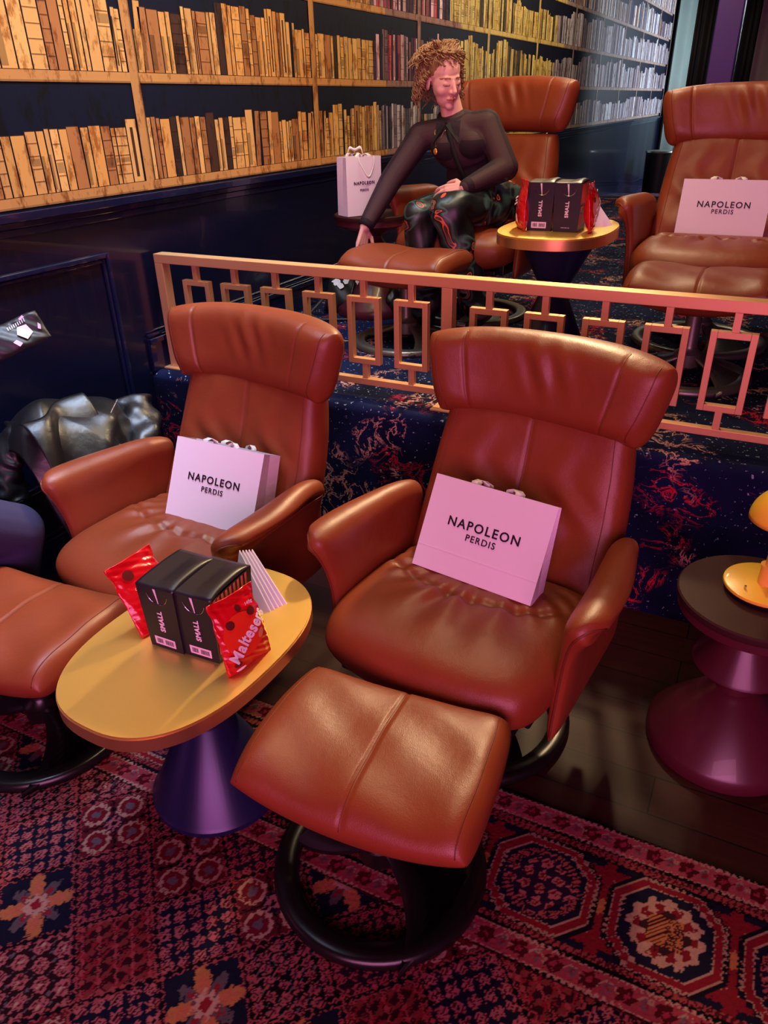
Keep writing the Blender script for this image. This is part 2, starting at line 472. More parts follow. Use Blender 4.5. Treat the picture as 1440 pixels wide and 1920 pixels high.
# ------------------------------------------------------------------ room shell
WX = -2.29; ST = 0.606
def struct(name, mb, m, bevel=0, smooth=False):
    o = mb.build(name, m, smooth=smooth, bevel=bevel); o['kind'] = 'structure'; return o
struct('floor', MB().box(WX, 4.2, -4.2, 18, -0.1, 0), M['wood'])
struct('ceiling', MB().box(WX-.2, 4.2, -4.2, 18, 3.6, 3.7), M['dark_ceiling'])
struct('wall_right', MB().box(4.2, 4.35, -4.2, 18, 0, 3.6), M['dark'])
struct('wall_front', MB().box(WX, 4.2, -4.35, -4.2, 0, 3.6), M['dark'])
struct('wall_back', MB().box(WX-.2, 4.2, 17.6, 17.75, 0, 3.6), M['dark'])
struct('wall_left', MB().box(WX-.2, WX, -4.2, 17.6, 0, 3.6), M['navy'])

# stage with carpet: rounded nosing, front riser, ramp down at the far end
def stage():
    prof = [(2.300, 0.0), (2.300, ST-.03)]
    for k in range(1, 7):
        a = PI/2*k/6; prof.append((2.33-.03*math.cos(a), ST-.03+.03*math.sin(a)))
    prof += [(2.6, ST), (9.2, ST), (13.8, .22), (17.6, .22), (17.6, 0.0)]
    n = len(prof); v = []; 
    for x in (WX, 4.2):
        v += [(x, y, z) for y, z in prof]
    f = [(i, (i+1) % n, n+(i+1) % n, n+i) for i in range(n)]+[tuple(range(n)), tuple(range(n, 2*n))[::-1]]
    o = obj('carpeted_stage', v, f, M['carpet'], smooth=False); o['kind'] = 'structure'
    o.name = 'floor_stage'
stage()

# mouldings on the left wall
def bar_profile(y0, y1, z, items, name, zf=None):
    mb = MB()
    for dz0, dz1, d in items:
        mb.box(WX, WX+d, y0, y1, z+dz0, z+dz1)
    return struct(name, mb, M['navy_trim'], bevel=0.005)
bar_profile(-4.2, 17.6, 1.255, [(0, .022, .012), (.022, .05, .03), (-.025, 0, .006)], 'trim_1')
# baseboards
bar_profile(-4.2, 2.30, 0, [(0, .13, .016), (.13, .15, .022), (.155, .168, .012)], 'baseboard_left')
bar_profile(2.30, 9.2, ST, [(0, .12, .016), (.12, .142, .024), (.148, .160, .013), (.167, .172, .008)], 'baseboard_stage')
def ramp_base():
    mb = MB()
    for z0, z1, d in ((0, .12, .016), (.12, .142, .024), (.148, .17, .013)):
        for ya, yb, a, b in ((9.2, 13.8, ST, .22), (13.8, 17.6, .22, .22)):
            mb.add([(WX, ya, a+z0), (WX, yb, b+z0), (WX, yb, b+z1), (WX, ya, a+z1), (WX+d, ya, a+z0), (WX+d, yb, b+z0), (WX+d, yb, b+z1), (WX+d, ya, a+z1)],
                   [(0, 1, 2, 3), (4, 7, 6, 5), (0, 4, 5, 1), (3, 2, 6, 7), (0, 3, 7, 4), (1, 5, 6, 2)])
    return struct('baseboard_ramp', mb, M['navy'])
ramp_base()
def panel_frame(y0, y1, z0, z1, name):
    mb = MB()
    for w0, w1, d in ((0, .018, .018), (.018, .034, .010)):
        a0, a1, b0, b1 = y0+w0, y1-w0, z0+w0, z1-w0
        c0, c1, d0, d1 = y0+w1, y1-w1, z0+w1, z1-w1
        mb.box(WX, WX+d, a0, c0, b0, b1); mb.box(WX, WX+d, c1, a1, b0, b1)
        mb.box(WX, WX+d, c0, c1, b0, d0); mb.box(WX, WX+d, c0, c1, d1, b1)
    struct(name, mb, M['navy_trim'], bevel=0.004)
panel_frame(0.95, 2.17, 0.335, 1.12, 'trim_2')
panel_frame(-0.5, 0.75, 0.335, 1.12, 'trim_3')
# pilaster strip where the stage meets the wall
# far columns and curtains
def purple_frame():
    mb = MB()
    mb.box(-.93, -.70, 8.9, 9.1, ST, 3.0)
    mb.box(-.95, 1.6, 8.88, 9.12, 2.42, 2.62)
    struct('door_1', mb, M['purple'], bevel=.01)
purple_frame()

# ------------------------------------------------------------------ book mural
def mural():
    V = []; F = []; CC = []
    def quad(y0, y1, z0, z1, x, c, sk=0.0):
        k = len(V); V.extend([(x, y0, z0), (x, y1, z0), (x, y1+sk, z1), (x, y0+sk, z1)])
        F.append((k, k+3, k+2, k+1)); CC.append(c)
    S = lambda *a: np.array(srgb(*a)[:3])
    Y0, Y1 = -1.0, 15.3
    navy = S(9, 13, 34)
    quad(Y0, Y1, 1.305, 3.3, WX+.002, navy)
    bz = [1.313, 1.684, 2.045, 2.405, 2.765, 3.125]
    def wood(y, z):
        if y < 4.4: return S(196, 140, 78)
        if y < 5.6: return S(150, 110, 100)
        if y < 8.4: return S(196, 166, 96)
        return S(150, 128, 118)
    rnd = random.Random(11)
    def palette(y, z):
        jit = y+0.25*rnd.random()
        up = z > 1.67
        if (jit < 4.55 and not up) or (jit < 4.45 and up):
            base = rnd.choice([S(218, 160, 84), S(222, 166, 92), S(214, 152, 78), S(210, 156, 88), S(226, 172, 98), S(170, 112, 62)] + ([S(60, 40, 32)] if rnd.random() < .3 else []))
            if y > 3.9: base = base*np.array([.97, 1.06, 1.05])
            return base, S(58, 34, 22)
        if jit < 5.75:
            if up: return rnd.choice([S(206, 80, 90), S(222, 170, 184), S(70, 40, 62), S(190, 150, 150), S(150, 60, 76), S(36, 32, 54), S(226, 200, 208), S(120, 90, 96)]), S(34, 24, 36)
            return rnd.choice([S(160, 144, 150), S(110, 100, 112), S(196, 180, 180), S(70, 66, 84), S(176, 140, 96), S(120, 104, 100)]), S(34, 28, 40)
        if jit < 8.4: return rnd.choice([S(220, 190, 108), S(212, 180, 98), S(226, 200, 120), S(198, 164, 88), S(214, 186, 116), S(84, 70, 54)]), S(52, 42, 34)
        if z < 2.05 and z > 1.3 and jit < 16:
            return rnd.choice([S(150, 132, 142), S(128, 114, 124), S(186, 176, 186), S(214, 214, 222), S(98, 84, 96), S(170, 152, 156)]), S(44, 36, 48)
        return rnd.choice([S(216, 214, 220), S(176, 168, 176), S(176, 150, 140), S(120, 84, 84), S(58, 62, 96), S(226, 190, 160), S(120, 120, 140), S(90, 60, 64), S(236, 236, 238)]), S(40, 30, 44)
    divs = [-0.15, 1.16, 2.47]
    while divs[-1] < Y1-.5: divs.append(divs[-1]+1.305)
    for bi, z in enumerate(bz):
        ztop = bz[bi+1] if bi+1 < len(bz) else 3.3
        # books
        for di in range(len(divs)):
            a = divs[di]+.028; b = (divs[di+1] if di+1 < len(divs) else Y1)-.028
            y = a; h = rnd.uniform(.6, .8); sk = 0
            while y < b-.012:
                wd = rnd.choice([.018, .022, .026, .03, .036, .045, .05])
                if y < 4.4: wd *= 1.3
                if y+wd > b: wd = b-y
                run = rnd.random()
                if run < .35: h += rnd.uniform(-.13, .13)
                else: h += rnd.uniform(-.02, .02)
                lo, hi = (.55, .78) if bi == 0 else (.6, .96)
                h = min(max(h, lo), hi)
                H = (ztop-z-.035)*h
                c, dk = palette(y, z)
                c = c*rnd.uniform(.85, 1.08)
                if rnd.random() < .06: c = dk*1.5
                z0 = z+.034
                sk = 0.0 if rnd.random() < .93 else rnd.uniform(-.012, .02)
                quad(y+.0015, y+wd-.0015, z0, z0+H, WX+.0030, dk*.8, sk)
                quad(y+.003, y+wd-.003, z0+.002, z0+H-.003, WX+.0035, c, sk)
                st = rnd.random()
                if y < 9 and st < .38:
                    nb = rnd.choice([4, 5, 6])
                    for q in range(1, nb):
                        zz = z0+H*q/nb
                        quad(y+.004, y+wd-.004, zz, zz+.0030, WX+.0040, dk*.4+c*.35, 0)
                        quad(y+.003, y+wd-.003, zz+.0035, zz+.007, WX+.0040, np.minimum(1, c*1.12), 0)
                    if st < .25:
                        qq = rnd.randrange(1, nb-1); zz = z0+H*qq/nb
                        quad(y+.005, y+wd-.005, zz+.012, zz+H/nb-.006, WX+.0040, c*.55, 0)
                elif y < 9 and st < .62:
                    quad(y+.003, y+wd*.45, z0+.01, z0+H*.6, WX+.0040, c*.5, 0)
                elif st > .9:
                    quad(y+wd*.35, y+wd*.6, z0+.02, z0+H-.03, WX+.0040, dk*1.4, 0)
                y += wd
                if rnd.random() < .035: y += rnd.uniform(.01, .03)
        # boards in lengths so that the colour can change along the wall
        yy = Y0
        while yy < Y1:
            e = min(yy+.4, Y1); quad(yy, e, z, z+.034, WX+.0045, wood(yy, z)*rnd.uniform(.9, 1.05)); 
            quad(yy, e, z, z+.006, WX+.0048, wood(yy, z)*.55)
            yy = e
    for d in divs:
        for k in range(18):
            z0 = 1.313+k*.11
            if z0 > 3.28: break
            quad(d-.024, d+.024, z0, min(z0+.11, 3.3), WX+.0052, wood(d, z0)*rnd.uniform(.86, 1.0))
        quad(d+.018, d+.024, 1.313, 3.3, WX+.0056, wood(d, 2)*.5)
    o = obj('book_mural', V, F, attr_mat('printed_wallpaper', 0.7, grunge=(22, .44, (.50, .36, .26, 1)), spec=.2), smooth=False)
    ca = o.data.color_attributes.new('Col', 'FLOAT_COLOR', 'CORNER')
    arr = np.ones((len(F)*4, 4), np.float32)
    arr[:, :3] = np.repeat(np.array(CC, np.float32), 4, axis=0)
    ca.data.foreach_set('color', arr.ravel())
    tag(o, 'wallpaper printed with shelves of old books above the navy panelling', 'wallpaper')
    return o
mural()

# ------------------------------------------------------------------ rug
def rug():
    X0, X1, Y0, Y1 = -2.12, 0.95, -0.35, 1.345
    st = 0.0032
    nx = int((X1-X0)/st); ny = int((Y1-Y0)/st)
    xs = np.linspace(X0, X1, nx); ys = np.linspace(Y0, Y1, ny)
    X, Y = np.meshgrid(xs, ys, indexing='ij')
    S = lambda *a: np.array(srgb(*a)[:3])
    red, dred, navy, pink, cream, gold, grey, black, mag = S(165, 36, 52), S(92, 18, 32), S(24, 22, 48), S(205, 110, 118), S(222, 170, 150), S(214, 130, 80), S(120, 100, 110), S(14, 8, 16), S(180, 50, 80)
    C = np.empty(X.shape+(3,)); C[:] = dred
    def put(mask, c): C[mask] = c
    wob = 0.0022*np.sin(X*410+Y*33)+0.0022*np.sin(Y*430-X*21)+0.0015*np.sin(X*951)*np.sin(Y*877)
    # ---------- field: 45 degree squares
    a = .172
    P = ((X+Y)/math.sqrt(2)); Q = ((Y-X)/math.sqrt(2))
    P = P+wob; Q = Q+wob
    ox, oy = -.197, 1.168
    pi_ = np.floor((P-ox)/a).astype(int); qi = np.floor((Q-oy)/a).astype(int)
    u = (P-ox)/a-pi_-.5; v = (Q-oy)/a-qi-.5
    typ = (pi_*3+qi*5+(pi_*qi) % 3) % 7
    for (a_, b_), k_ in {(-2, 2): 5, (-3, 2): 5, (-1, 1): 6, (-2, 1): 0, (0, 0): 6, (-1, 0): 3, (1, -1): 6, (-2, 0): 2, (0, -1): 0, (2, -2): 3, (-1, -1): 4, (1, -2): 5, (-2, -1): 1, (3, -3): 0, (0, -2): 2, (2, -3): 4, (-1, -2): 0, (4, -4): 0}.items():
        typ[(pi_ == a_) & (qi == b_)] = k_
    field = Y < .915
    r = np.hypot(u, v); an = np.arctan2(v, u)
    # 0: checks of small squares with a flower
    def grid(n, m, back, sq, dot):
        uu = (u+.5)*n; vv = (v+.5)*n; fu = uu-np.floor(uu)-.5; fv = vv-np.floor(vv)-.5
        put(m, back); put(m & (np.abs(fu) < .34) & (np.abs(fv) < .34), sq)
        put(m & ((np.abs(fu) < .25) & (np.abs(fv) < .25)), dred); put(m & (np.abs(fu)+np.abs(fv) < .27), sq); put(m & (np.hypot(fu, fv) < .1), dot)
    def rosette(n, m, back, c1, c2):
        uu = (u+.5)*n; vv = (v+.5)*n; vv = vv+.5*(np.floor(uu) % 2); fu = uu-np.floor(uu)-.5; fv = vv-np.floor(vv)-.5
        rr = np.hypot(fu, fv); aa = np.arctan2(fv, fu)
        put(m, back); put(m & (rr < .40+.06*np.cos(6*aa)), c1); put(m & (rr < .27), dred); put(m & (rr < .2+.05*np.cos(6*aa)), c1*.8); put(m & (rr < .1), c2)
        put(m & (np.abs(np.abs(fu)-.5)+np.abs(np.abs(fv)-.5) < .16), grey)
    m = field & (typ == 0); grid(5, m, navy, pink, black)
    m = field & (typ == 3); grid(6, m, S(40, 20, 40), S(190, 80, 92), navy)
    m = field & (typ == 1); rosette(4, m, S(48, 14, 24), pink, cream)
    m = field & (typ == 5); rosette(6, m, black, S(200, 96, 108), S(60, 40, 70))
    # star flower
    m = field & (typ == 2); put(m, navy)
    k = np.abs(np.cos(2*an)); k2 = np.abs(np.cos(2*an+PI/2))
    put(m & (r < .46*k**2+.02) & (r > .05), gold); put(m & (r < .36*k**3), S(225, 120, 90)); put(m & (r < .40*k2**2.5) & (r > .1), grey*.8); put(m & (r < .28*k2**4) & (r > .12), red)
    put(m & (r < .15+.03*np.cos(8*an)), cream); put(m & (r < .07), red)
    # leaves in bands
    m = field & (typ == 4); put(m, S(60, 14, 26))
    t = (u*5) % 1-.5; sft = np.floor(u*5) % 2
    le = np.abs(t*1.0+(.35*np.sin((v+sft*.1)*2*PI*4)))
    put(m & (le < .13), red); put(m & (np.abs(t) > .42), S(190, 76, 84)); put(m & (np.hypot((t)*.6, ((v*6) % 1-.5)) < .2), S(150, 60, 60))
    # octagon crosses
    m = field & (typ == 6); put(m, S(110, 24, 40))
    au, av = np.abs(u), np.abs(v)
    hx = np.maximum(np.abs(au-.25), np.abs(av-.25))+.5*np.abs(np.abs(au-.25)-np.abs(av-.25))*0
    rr4 = np.hypot(au-.24, av-.24)
    put(m & (rr4 < .19), cream*.9); put(m & (rr4 < .145), S(130, 22, 40)); put(m & (rr4 < .07), grey)
    put(m & (np.minimum(au, av) < .02), black); put(m & (r < .14), navy); put(m & (r < .10+.02*np.cos(8*an)), pink); put(m & (r < .04), black)
    put(field & ((np.abs(u) > .475) | (np.abs(v) > .475)), S(20, 10, 24))
    put(field & (((np.abs(u) > .455) & (np.abs(u) < .475)) | ((np.abs(v) > .455) & (np.abs(v) < .475))), S(190, 84, 90))
    # ---------- borders (both long edges)
    Xw = X+wob; Yw = Y+wob
    def guard(y0, y1, per, back, fl):
        m = (Yw >= y0) & (Yw < y1); h = (y1-y0); yy = (Yw-y0)/h
        put(m, back)
        put(m & ((yy < .07) | (yy > .93)), black); put(m & ((np.abs(yy-.11) < .03) | (np.abs(yy-.89) < .03)), cream*.9)
        xx = (Xw/per) % 1-.5; rr = np.hypot(xx*per/h, yy-.5); aa = np.arctan2(yy-.5, xx)
        zz = np.abs((yy-.5)-.2*np.sin(Xw/per*2*PI+1.57)); put(m & (zz < .035) & (yy > .16) & (yy < .84), cream*.8)
        put(m & (rr < .27+.05*np.cos(5*aa)), fl); put(m & (rr < .1), mag)
        x2 = ((Xw/per)+.5) % 1-.5; r2 = np.hypot(x2*per/h*1.4, (yy-.5)); put(m & (r2 < .17) & (r2 > .1), grey); put(m & (r2 < .1), red)
    guard(1.268, 1.338, .075, S(196, 82, 100), S(96, 14, 26))
    guard(.918, .985, .075, S(184, 70, 86), S(90, 14, 26))
    m = (Yw >= 1.338); put(m, S(110, 34, 44))
    # narrow reciprocating stripes
    for y0, y1 in ((1.240, 1.268), (.985, 1.005)):
        m = (Yw >= y0) & (Yw < y1); yy = (Yw-y0)/(y1-y0); put(m, S(180, 76, 80))
        put(m & (yy < .25), black); put(m & (np.abs(yy-.6) < .25) & ((Xw*70) % 1 < .5), dred)
        put(m & (yy > .9), black)
    m = (Yw >= 1.005) & (Yw < 1.240)
    h = .235; yc = 1.1225; per = .275
    xx = ((Xw+.05)/per) % 1-.5; ci = np.floor((Xw+.05)/per).astype(int); yy = (Yw-yc)/h
    ax, ay = np.abs(xx)*per, np.abs(yy)*h
    put(m, navy)
    oct_ = np.maximum(np.maximum(ax/.112, ay/.108), (ax+ay)/.165)
    put(m & (oct_ < 1.16), S(20, 12, 30)); put(m & (oct_ < 1.08), cream*.75); put(m & (oct_ < 1.04), S(150, 26, 44)); put(m & (oct_ < .90), cream*.8); put(m & (oct_ < .86), navy)
    # corner filling outside octagons
    outm = m & (oct_ > 1.16); put(outm & (ay > .075) & (ay < .1), S(150, 26, 44)); put(outm & (np.abs(ay-.072) < .003), cream*.8)
    put(outm & (np.abs(ax-per/2) < .012), S(150, 30, 44)); put(outm & (np.hypot(ax-per/2, ay) < .02), gold)
    even = (ci % 2) == 0
    inn = m & (oct_ < .86)
    X3 = xx*per; Y3 = yy*h
    rr = np.hypot(X3, Y3); aa = np.arctan2(Y3, X3)
    e = inn & even
    put(e & (rr < .078+.006*np.cos(12*aa)), cream*.85); put(e & (rr < .066) & (np.cos(10*aa) > -.1), S(140, 24, 38)); 
    put(e & (np.abs(X3)+np.abs(Y3) < .058), S(60, 24, 34)); put(e & (np.abs(X3) < .036) & (np.abs(Y3) < .036), gold*.9)
    put(e & (np.abs(X3) < .036) & (np.abs(Y3) < .036) & (((Y3+np.abs(X3))*95) % 1 < .42), S(70, 20, 30))
    o2 = inn & (~even)
    p3 = (X3+Y3)/1.414; q3 = (Y3-X3)/1.414
    gm = o2 & (np.abs(p3) < .062) & (np.abs(q3) < .062)
    fp = (p3/.0248) % 1-.5; fq = (q3/.0248) % 1-.5; chk = ((np.floor(p3/.0248)+np.floor(q3/.0248)) % 2) == 0
    put(gm, S(46, 22, 54)); put(gm & chk & (np.hypot(fp, fq) < .5), pink); put(gm & chk & (np.hypot(fp, fq) < .3), S(130, 24, 44)); put(gm & chk & (np.hypot(fp, fq) < .12), gold)
    put(o2 & ~gm & (rr > .066) & (np.hypot((aa*8) % 1-.5, (rr-.08)*30) < .3), S(190, 84, 84))
    # zig-zag boundary of the field left of the table
    # wear and pile
    nse = rng.random(C.shape[:2])
    C *= (0.88+.24*nse)[..., None]*.44
    Z = 0.009+.0016*rng.random(X.shape)
    edge_m = (X < X0+.01) | (X > X1-.01) | (Y > Y1-.004); Z[edge_m] = .0005
    V = np.stack([X, Y, Z], -1).reshape(-1, 3)
    idx = np.arange(nx*ny).reshape(nx, ny)
    F = np.stack([idx[:-1, :-1], idx[1:, :-1], idx[1:, 1:], idx[:-1, 1:]], -1).reshape(-1, 4)
    me = bpy.data.meshes.new('patterned_rug')
    me.vertices.add(len(V)); me.vertices.foreach_set('co', V.astype(np.float32).ravel())
    me.loops.add(F.size); me.loops.foreach_set('vertex_index', F.astype(np.int32).ravel())
    me.polygons.add(len(F)); me.polygons.foreach_set('loop_start', np.arange(0, F.size, 4, dtype=np.int32))
    me.update(calc_edges=True); me.validate()
    ca = me.color_attributes.new('Col', 'FLOAT_COLOR', 'POINT')
    arr = np.ones((len(V), 4), np.float32); arr[:, :3] = C.reshape(-1, 3)
    ca.data.foreach_set('color', arr.ravel())
    me.materials.append(attr_mat('woven_rug_wool', 0.95, spec=.1))
    me.polygons.foreach_set('use_smooth', [True]*len(me.polygons))
    o = bpy.data.objects.new('patterned_rug', me); COL.objects.link(o)
    tag(o, 'red and navy patchwork garden rug with octagon border under the front tables', 'rug')
rug()

# ------------------------------------------------------------------ railing
def railing():
    yf = 2.385; D = 2.385
    t = thing('railing', 'gold metal railing with hanging rectangles along the carpeted stage edge', 'railing', (0, yf, ST))
    zt = 1.6-.2175*D-ST           # top
    zb = 1.6-.2325*D-ST           # underside of the top bar
    X0, X1 = -2.258, 1.6
    MB().box(X0, X1, 0, .055, zb, zt).build('top_rail', M['rail'], t, bevel=.002)
    zl = 1.6-.3963*D-ST
    MB().box(X0+.04, X1, .008, .038, zl, zl+.024).build('bottom_rail', M['rail'], t, bevel=.0015)
    a = -.8946*D; s = .0804*D; g = .0405*D
    posts = [X0, a+6*s-.030+.0, a+12*s+g-.030, a+18*s+2*g-.03]
    fx = []
    for j in range(3): fx += [a+s*(j*6+k)+g*j for k in range(6)]
    for i, px in enumerate(posts[:3]):
        if i: px = (a+6*s*i+g*(i-1)) - .004
        p = MB().box(px, px+.040, 0, .045, 0, zb).build('post', M['rail'], t, bevel=.002)
        MB().box(px-.028, px+.068, -.025, .07, 0, .006).build('base_plate', M['rail'], p, bevel=.001)
        MB().box(px+.04, px+.055, .012, .032, .05, .07).build('bracket', M['rail'], p, bevel=.001)
    zft = 1.6-.2578*D-ST; zfb = .736-.606-.0; w = .132; b = .020
    for x in fx:
        mb = MB()
        mb.box(x, x+b, .010, .036, zfb, zft); mb.box(x+w-b, x+w, .010, .036, zfb, zft)
        mb.box(x+b, x+w-b, .010, .036, zft-b, zft); mb.box(x+b, x+w-b, .010, .036, zfb, zfb+b)
        fr = mb.build('rectangle_frame', M['rail'], t, bevel=.0012)
        MB().box(x+w/2-.010, x+w/2+.012, .012, .034, zft, zb).build('stem', M['rail'], fr, bevel=.001)
        MB().box(x+w/2-.010, x+w/2+.012, .012, .034, zl+.024, zfb).build('stem', M['rail'], fr, bevel=.001)
railing()

# ------------------------------------------------------------------ recliner
def ring_base(parent, r, hub_h, m, arms=(R(200), R(20)), col_r=.035):
    prof = [(r-.055, 0), (r, 0), (r+.002, .008), (r-.002, .022), (r-.012, .027), (r-.05, .024), (r-.057, .016)]
    n = len(prof); seg = 72; vs = []; fs = []
    for k in range(seg):
        an = 2*PI*k/seg
        for a, z in prof: vs.append((a*math.cos(an), a*math.sin(an), z))
    for k in range(seg):
        for i in range(n):
            fs.append((k*n+i, ((k+1) % seg)*n+i, ((k+1) % seg)*n+(i+1) % n, k*n+(i+1) % n))
    obj('ring_foot', vs, fs, m, parent)
    for a0 in arms:
        # wide curved blade from the ring up to the hub
        N = 12; V2 = []; F2 = []
        for i in range(N+1):
            t = i/N; rad = (r-.03)*(1-t)+.01*t; an = a0+.55*t
            half = .105*(1-t)**1.2+.032; z = .02+(.085)*t**1.5
            c = Vector((rad*math.cos(an), rad*math.sin(an), z)); tn = Vector((-math.sin(an+.15), math.cos(an+.15), 0))
            for sgn, dz in ((-1, 0), (1, 0), (1, -.014), (-1, -.014)):
                V2.append(c+tn*half*sgn+Vector((0, 0, dz)))
        for i in range(N):
            for k in range(4): F2.append((i*4+k, i*4+(k+1) % 4, (i+1)*4+(k+1) % 4, (i+1)*4+k))
        F2 += [(3, 2, 1, 0), tuple(N*4+k for k in range(4))]
        o = obj('support_arm', V2, F2, m, parent); 
    MB().lathe([(.05, .05), (.052, .10), (col_r+.004, .115), (col_r, .13), (col_r, hub_h)], seg=32).build('column', m, parent, angle=40)

def make_ottoman(label, loc, rz, basem, name='leather_ottoman'):
    t = thing(name, label, 'ottoman', loc, rz, 'matching leather ottomans')
    hw, hd = .270, .190
    def f(u, v):
        cu = np.sqrt(1-.10*v**2*np.abs(u)**3); x = u*hw*cu*(1-.02*(v+1)); y = v*hd*np.sqrt(1-.12*u**2*np.abs(v)**3)
        z = .350+.040*np.abs(u)**2.2-.012*v**2-.02*np.clip(-v, 0, 1)**3
        return x, y, z
    def d(u, v):
        return dip(u, .02, .018, .006)+.004*np.sin(7*u+3*v)*np.cos(5*v)+dip(np.abs(u), .955, .02, .003)*0
    o, top, (su, sv) = pillow('cushion', f, lambda u, v: .060+.006*np.cos(PI*u), M['leather'], t, 120, 60, 10, 7, .45, .42, disp=d, seams=(('u', .02, .0012), ('u', .93, .0016), ('u', -.93, .0016)))
    MB().box(-.12, .12, -.1, .1, .285, .302).build('mount_plate', M['black'], t, bevel=.004)
    ring_base(t, .25, .30, basem, (R(150), R(330)), .03)
    return t

def make_recliner(label, loc, rz, basem, lift=0.0, wing=1.0):
    t = thing('leather_recliner', label, 'armchair', loc, rz, 'matching tan leather recliners')
    L = M['leather']
    # seat
    def fs_(u, v):
        x = u*(.312-.018*v)*np.sqrt(1-.30*np.clip(-v, 0, 1)**3*np.abs(u)**3-.10*np.clip(v, 0, 1)**2)
        y = -.045+v*.240-.052*(1-np.abs(u)**2.2)*np.clip(-v, 0, 1)
        z = .374-.020*np.clip(-v, 0, 1)**2.2+.010*u**2
        return x, y, z
    def ds(u, v):
        w_ = np.exp(-((v+.02-.42*u**2)/.045)**2)*(-.010)*(np.abs(u) < .9)
        an = np.arctan2(v-1.0, u*1.1); rr = np.hypot(v-1.0, u)
        wr = .0065*np.sin(an*15+1.7*np.sin(an*4))*np.exp(-((rr-1.22)/.34)**2)
        wr2 = .0045*np.sin(an*29+rr*4)*np.exp(-((rr-1.05)/.20)**2)
        return w_+wr+wr2+.008*np.cos(PI*u*.5)*(v < .4)*np.cos(PI*(v+.4)*.5)
    pillow('seat', fs_, lambda u, v: .080+.008*np.cos(PI*u/2), L, t, 110, 96, 7, 6, .45, .45, disp=ds)
    # backrest
    def fb(u, v):
        s = (v+1)/2
        hw = .315-.035*s-.02*np.clip(s-.7, 0, 1)
        x = u*hw*np.sqrt(1-.06*v**2*u**2)
        y = .225+.185*s+.022*np.sin(PI*s)-.030*np.abs(u)**2.5*(1-.5*s)
        z = .37+.47*s+0*u
        return x, y, z
    def db(u, v):
        w1 = dip(u, 0, .015, .006)
        wr = .005*np.sin(14*u+5*v+2*np.sin(6*v))*np.exp(-((v+.1)/.7)**2)*np.exp(-((np.abs(u)-.45)/.35)**2)
        wr2 = .006*np.sin(10*v-7*np.abs(u))*np.clip(-v, 0, 1)
        return w1+wr+wr2+.012*np.cos(PI*np.abs(np.abs(u)-.5))*np.cos(PI*v/2)
    pillow('backrest', fb, lambda u, v: .060-.006*v, L, t, 110, 70, 12, 12, .40, .40, disp=db, seams=(('u', 0, .0012), ('u', .87, .0014), ('u', -.87, .0014)))
    # headrest
    def fh(u, v):
        s = (v+1)/2
        hw = .296+.060*s**.8
        x = u*hw*np.sqrt(1-.09*v**4)
        y = .408+.040*s-.075*wing*np.abs(u)**2.4+lift*.3
        z = .795+lift+s*(.240-.020*np.abs(u)**4)+.008*(1-u**2)*s+.012*(1-s)*np.abs(u)**6
        return x, y, z
    def dh(u, v):
        w1 = dip(np.abs(u), .70, .014, .006)
        wr = .006*np.sin(26*u+4*v)*np.exp(-((u-.05)/.25)**2)*np.exp(-((v-.3)/.5)**2)
        return w1+wr+.008*np.sin(3*u)
    o, top, (su, sv) = pillow('headrest', fh, lambda u, v: .076-.014*np.abs(u)**2, L, t, 130, 56, 12, 5, .42, .5, disp=dh, seams=(('u', .70, .0013), ('u', -.70, .0013), ('u', .95, .0015), ('u', -.95, .0015)))
    if lift > 0.02:
        for sx in (.2,):
            mb = MB(); mb.tube([(sx, .41, .80), (sx, .43, .90)], .007, 8); mb.tube([(sx-.02, .41, .85), (sx+.03, .41, .865)], .004, 6)
            mb.build('headrest_rod', M['steel'], t, smooth=True)
    # arms
    for sg in (-1, 1):
        def fa(u, v, sg=sg):
            s = (u+1)/2                      # 0 back, 1 front
            q = (v+1)/2                      # 0 bottom, 1 lip
            # cross-section
            bx, bz = .318, .245+.02*(1-s)
            mx, mz = .318, .50
            tx, tz = .345+.02*s, .595
            lx, lz = .345+.064*np.sin(np.clip(s*1.25, 0, 1)*PI/2)**1.3, .585-.02*(1-s)+.012*s
            k1 = (1-q)**3; k2 = 3*q*(1-q)**2; k3 = 3*q**2*(1-q); k4 = q**3
            x = k1*bx+k2*mx+k3*(tx-.03)+k4*lx
            z = k1*bz+k2*(mz-.05)+k3*(tz+.055)+k4*lz
            yb = .27; 
            yf = -.195-.022*np.sin(np.clip(q*1.5, 0, 1)*PI/2)**1.5+.050*np.sin(PI*np.clip(q/.7, 0, 1))*.5+.060*np.clip((q-.72)/.28, 0, 1)**1.8
            y = yb+(yf-yb)*s
            z = z-.10*np.clip(1-s*3.2, 0, 1)**2*q*.3
            return x*sg, y, z
        def ta(u, v): return .022+.016*np.exp(-((v-.40)/.30)**2)
        fa2 = (lambda u, v, fa=fa: fa(-u, v)) if sg > 0 else fa
        o, top, (su, sv) = pillow('armrest', fa2, ta, L, t, 48, 56, 10, 10, .42, .42)
        # piping round the front edge
        P = []
        for v in np.linspace(-.96, .97, 26):
            x, y, z = fa(np.array(1.0), np.array(v)); P.append((float(x), float(y), float(z)))
        MB().tube(P, .0028, 6).build('piping', M['seam'], o, smooth=True)
    # frame beneath
    mb = MB(); mb.box(-.25, .25, -.26, .18, .265, .29); mb.box(-.27, -.24, -.2, .24, .26, .32); mb.box(.24, .27, -.2, .24, .26, .32)
    mb.build('under_frame', M['black'], t, bevel=.006)
    ring_base(t, .29, .28, basem, (R(120), R(300)))
    for ch in t.children:
        if ch.name.startswith(('ring_foot', 'support_arm', 'column')): ch.location = (0, .03, 0)
    return t

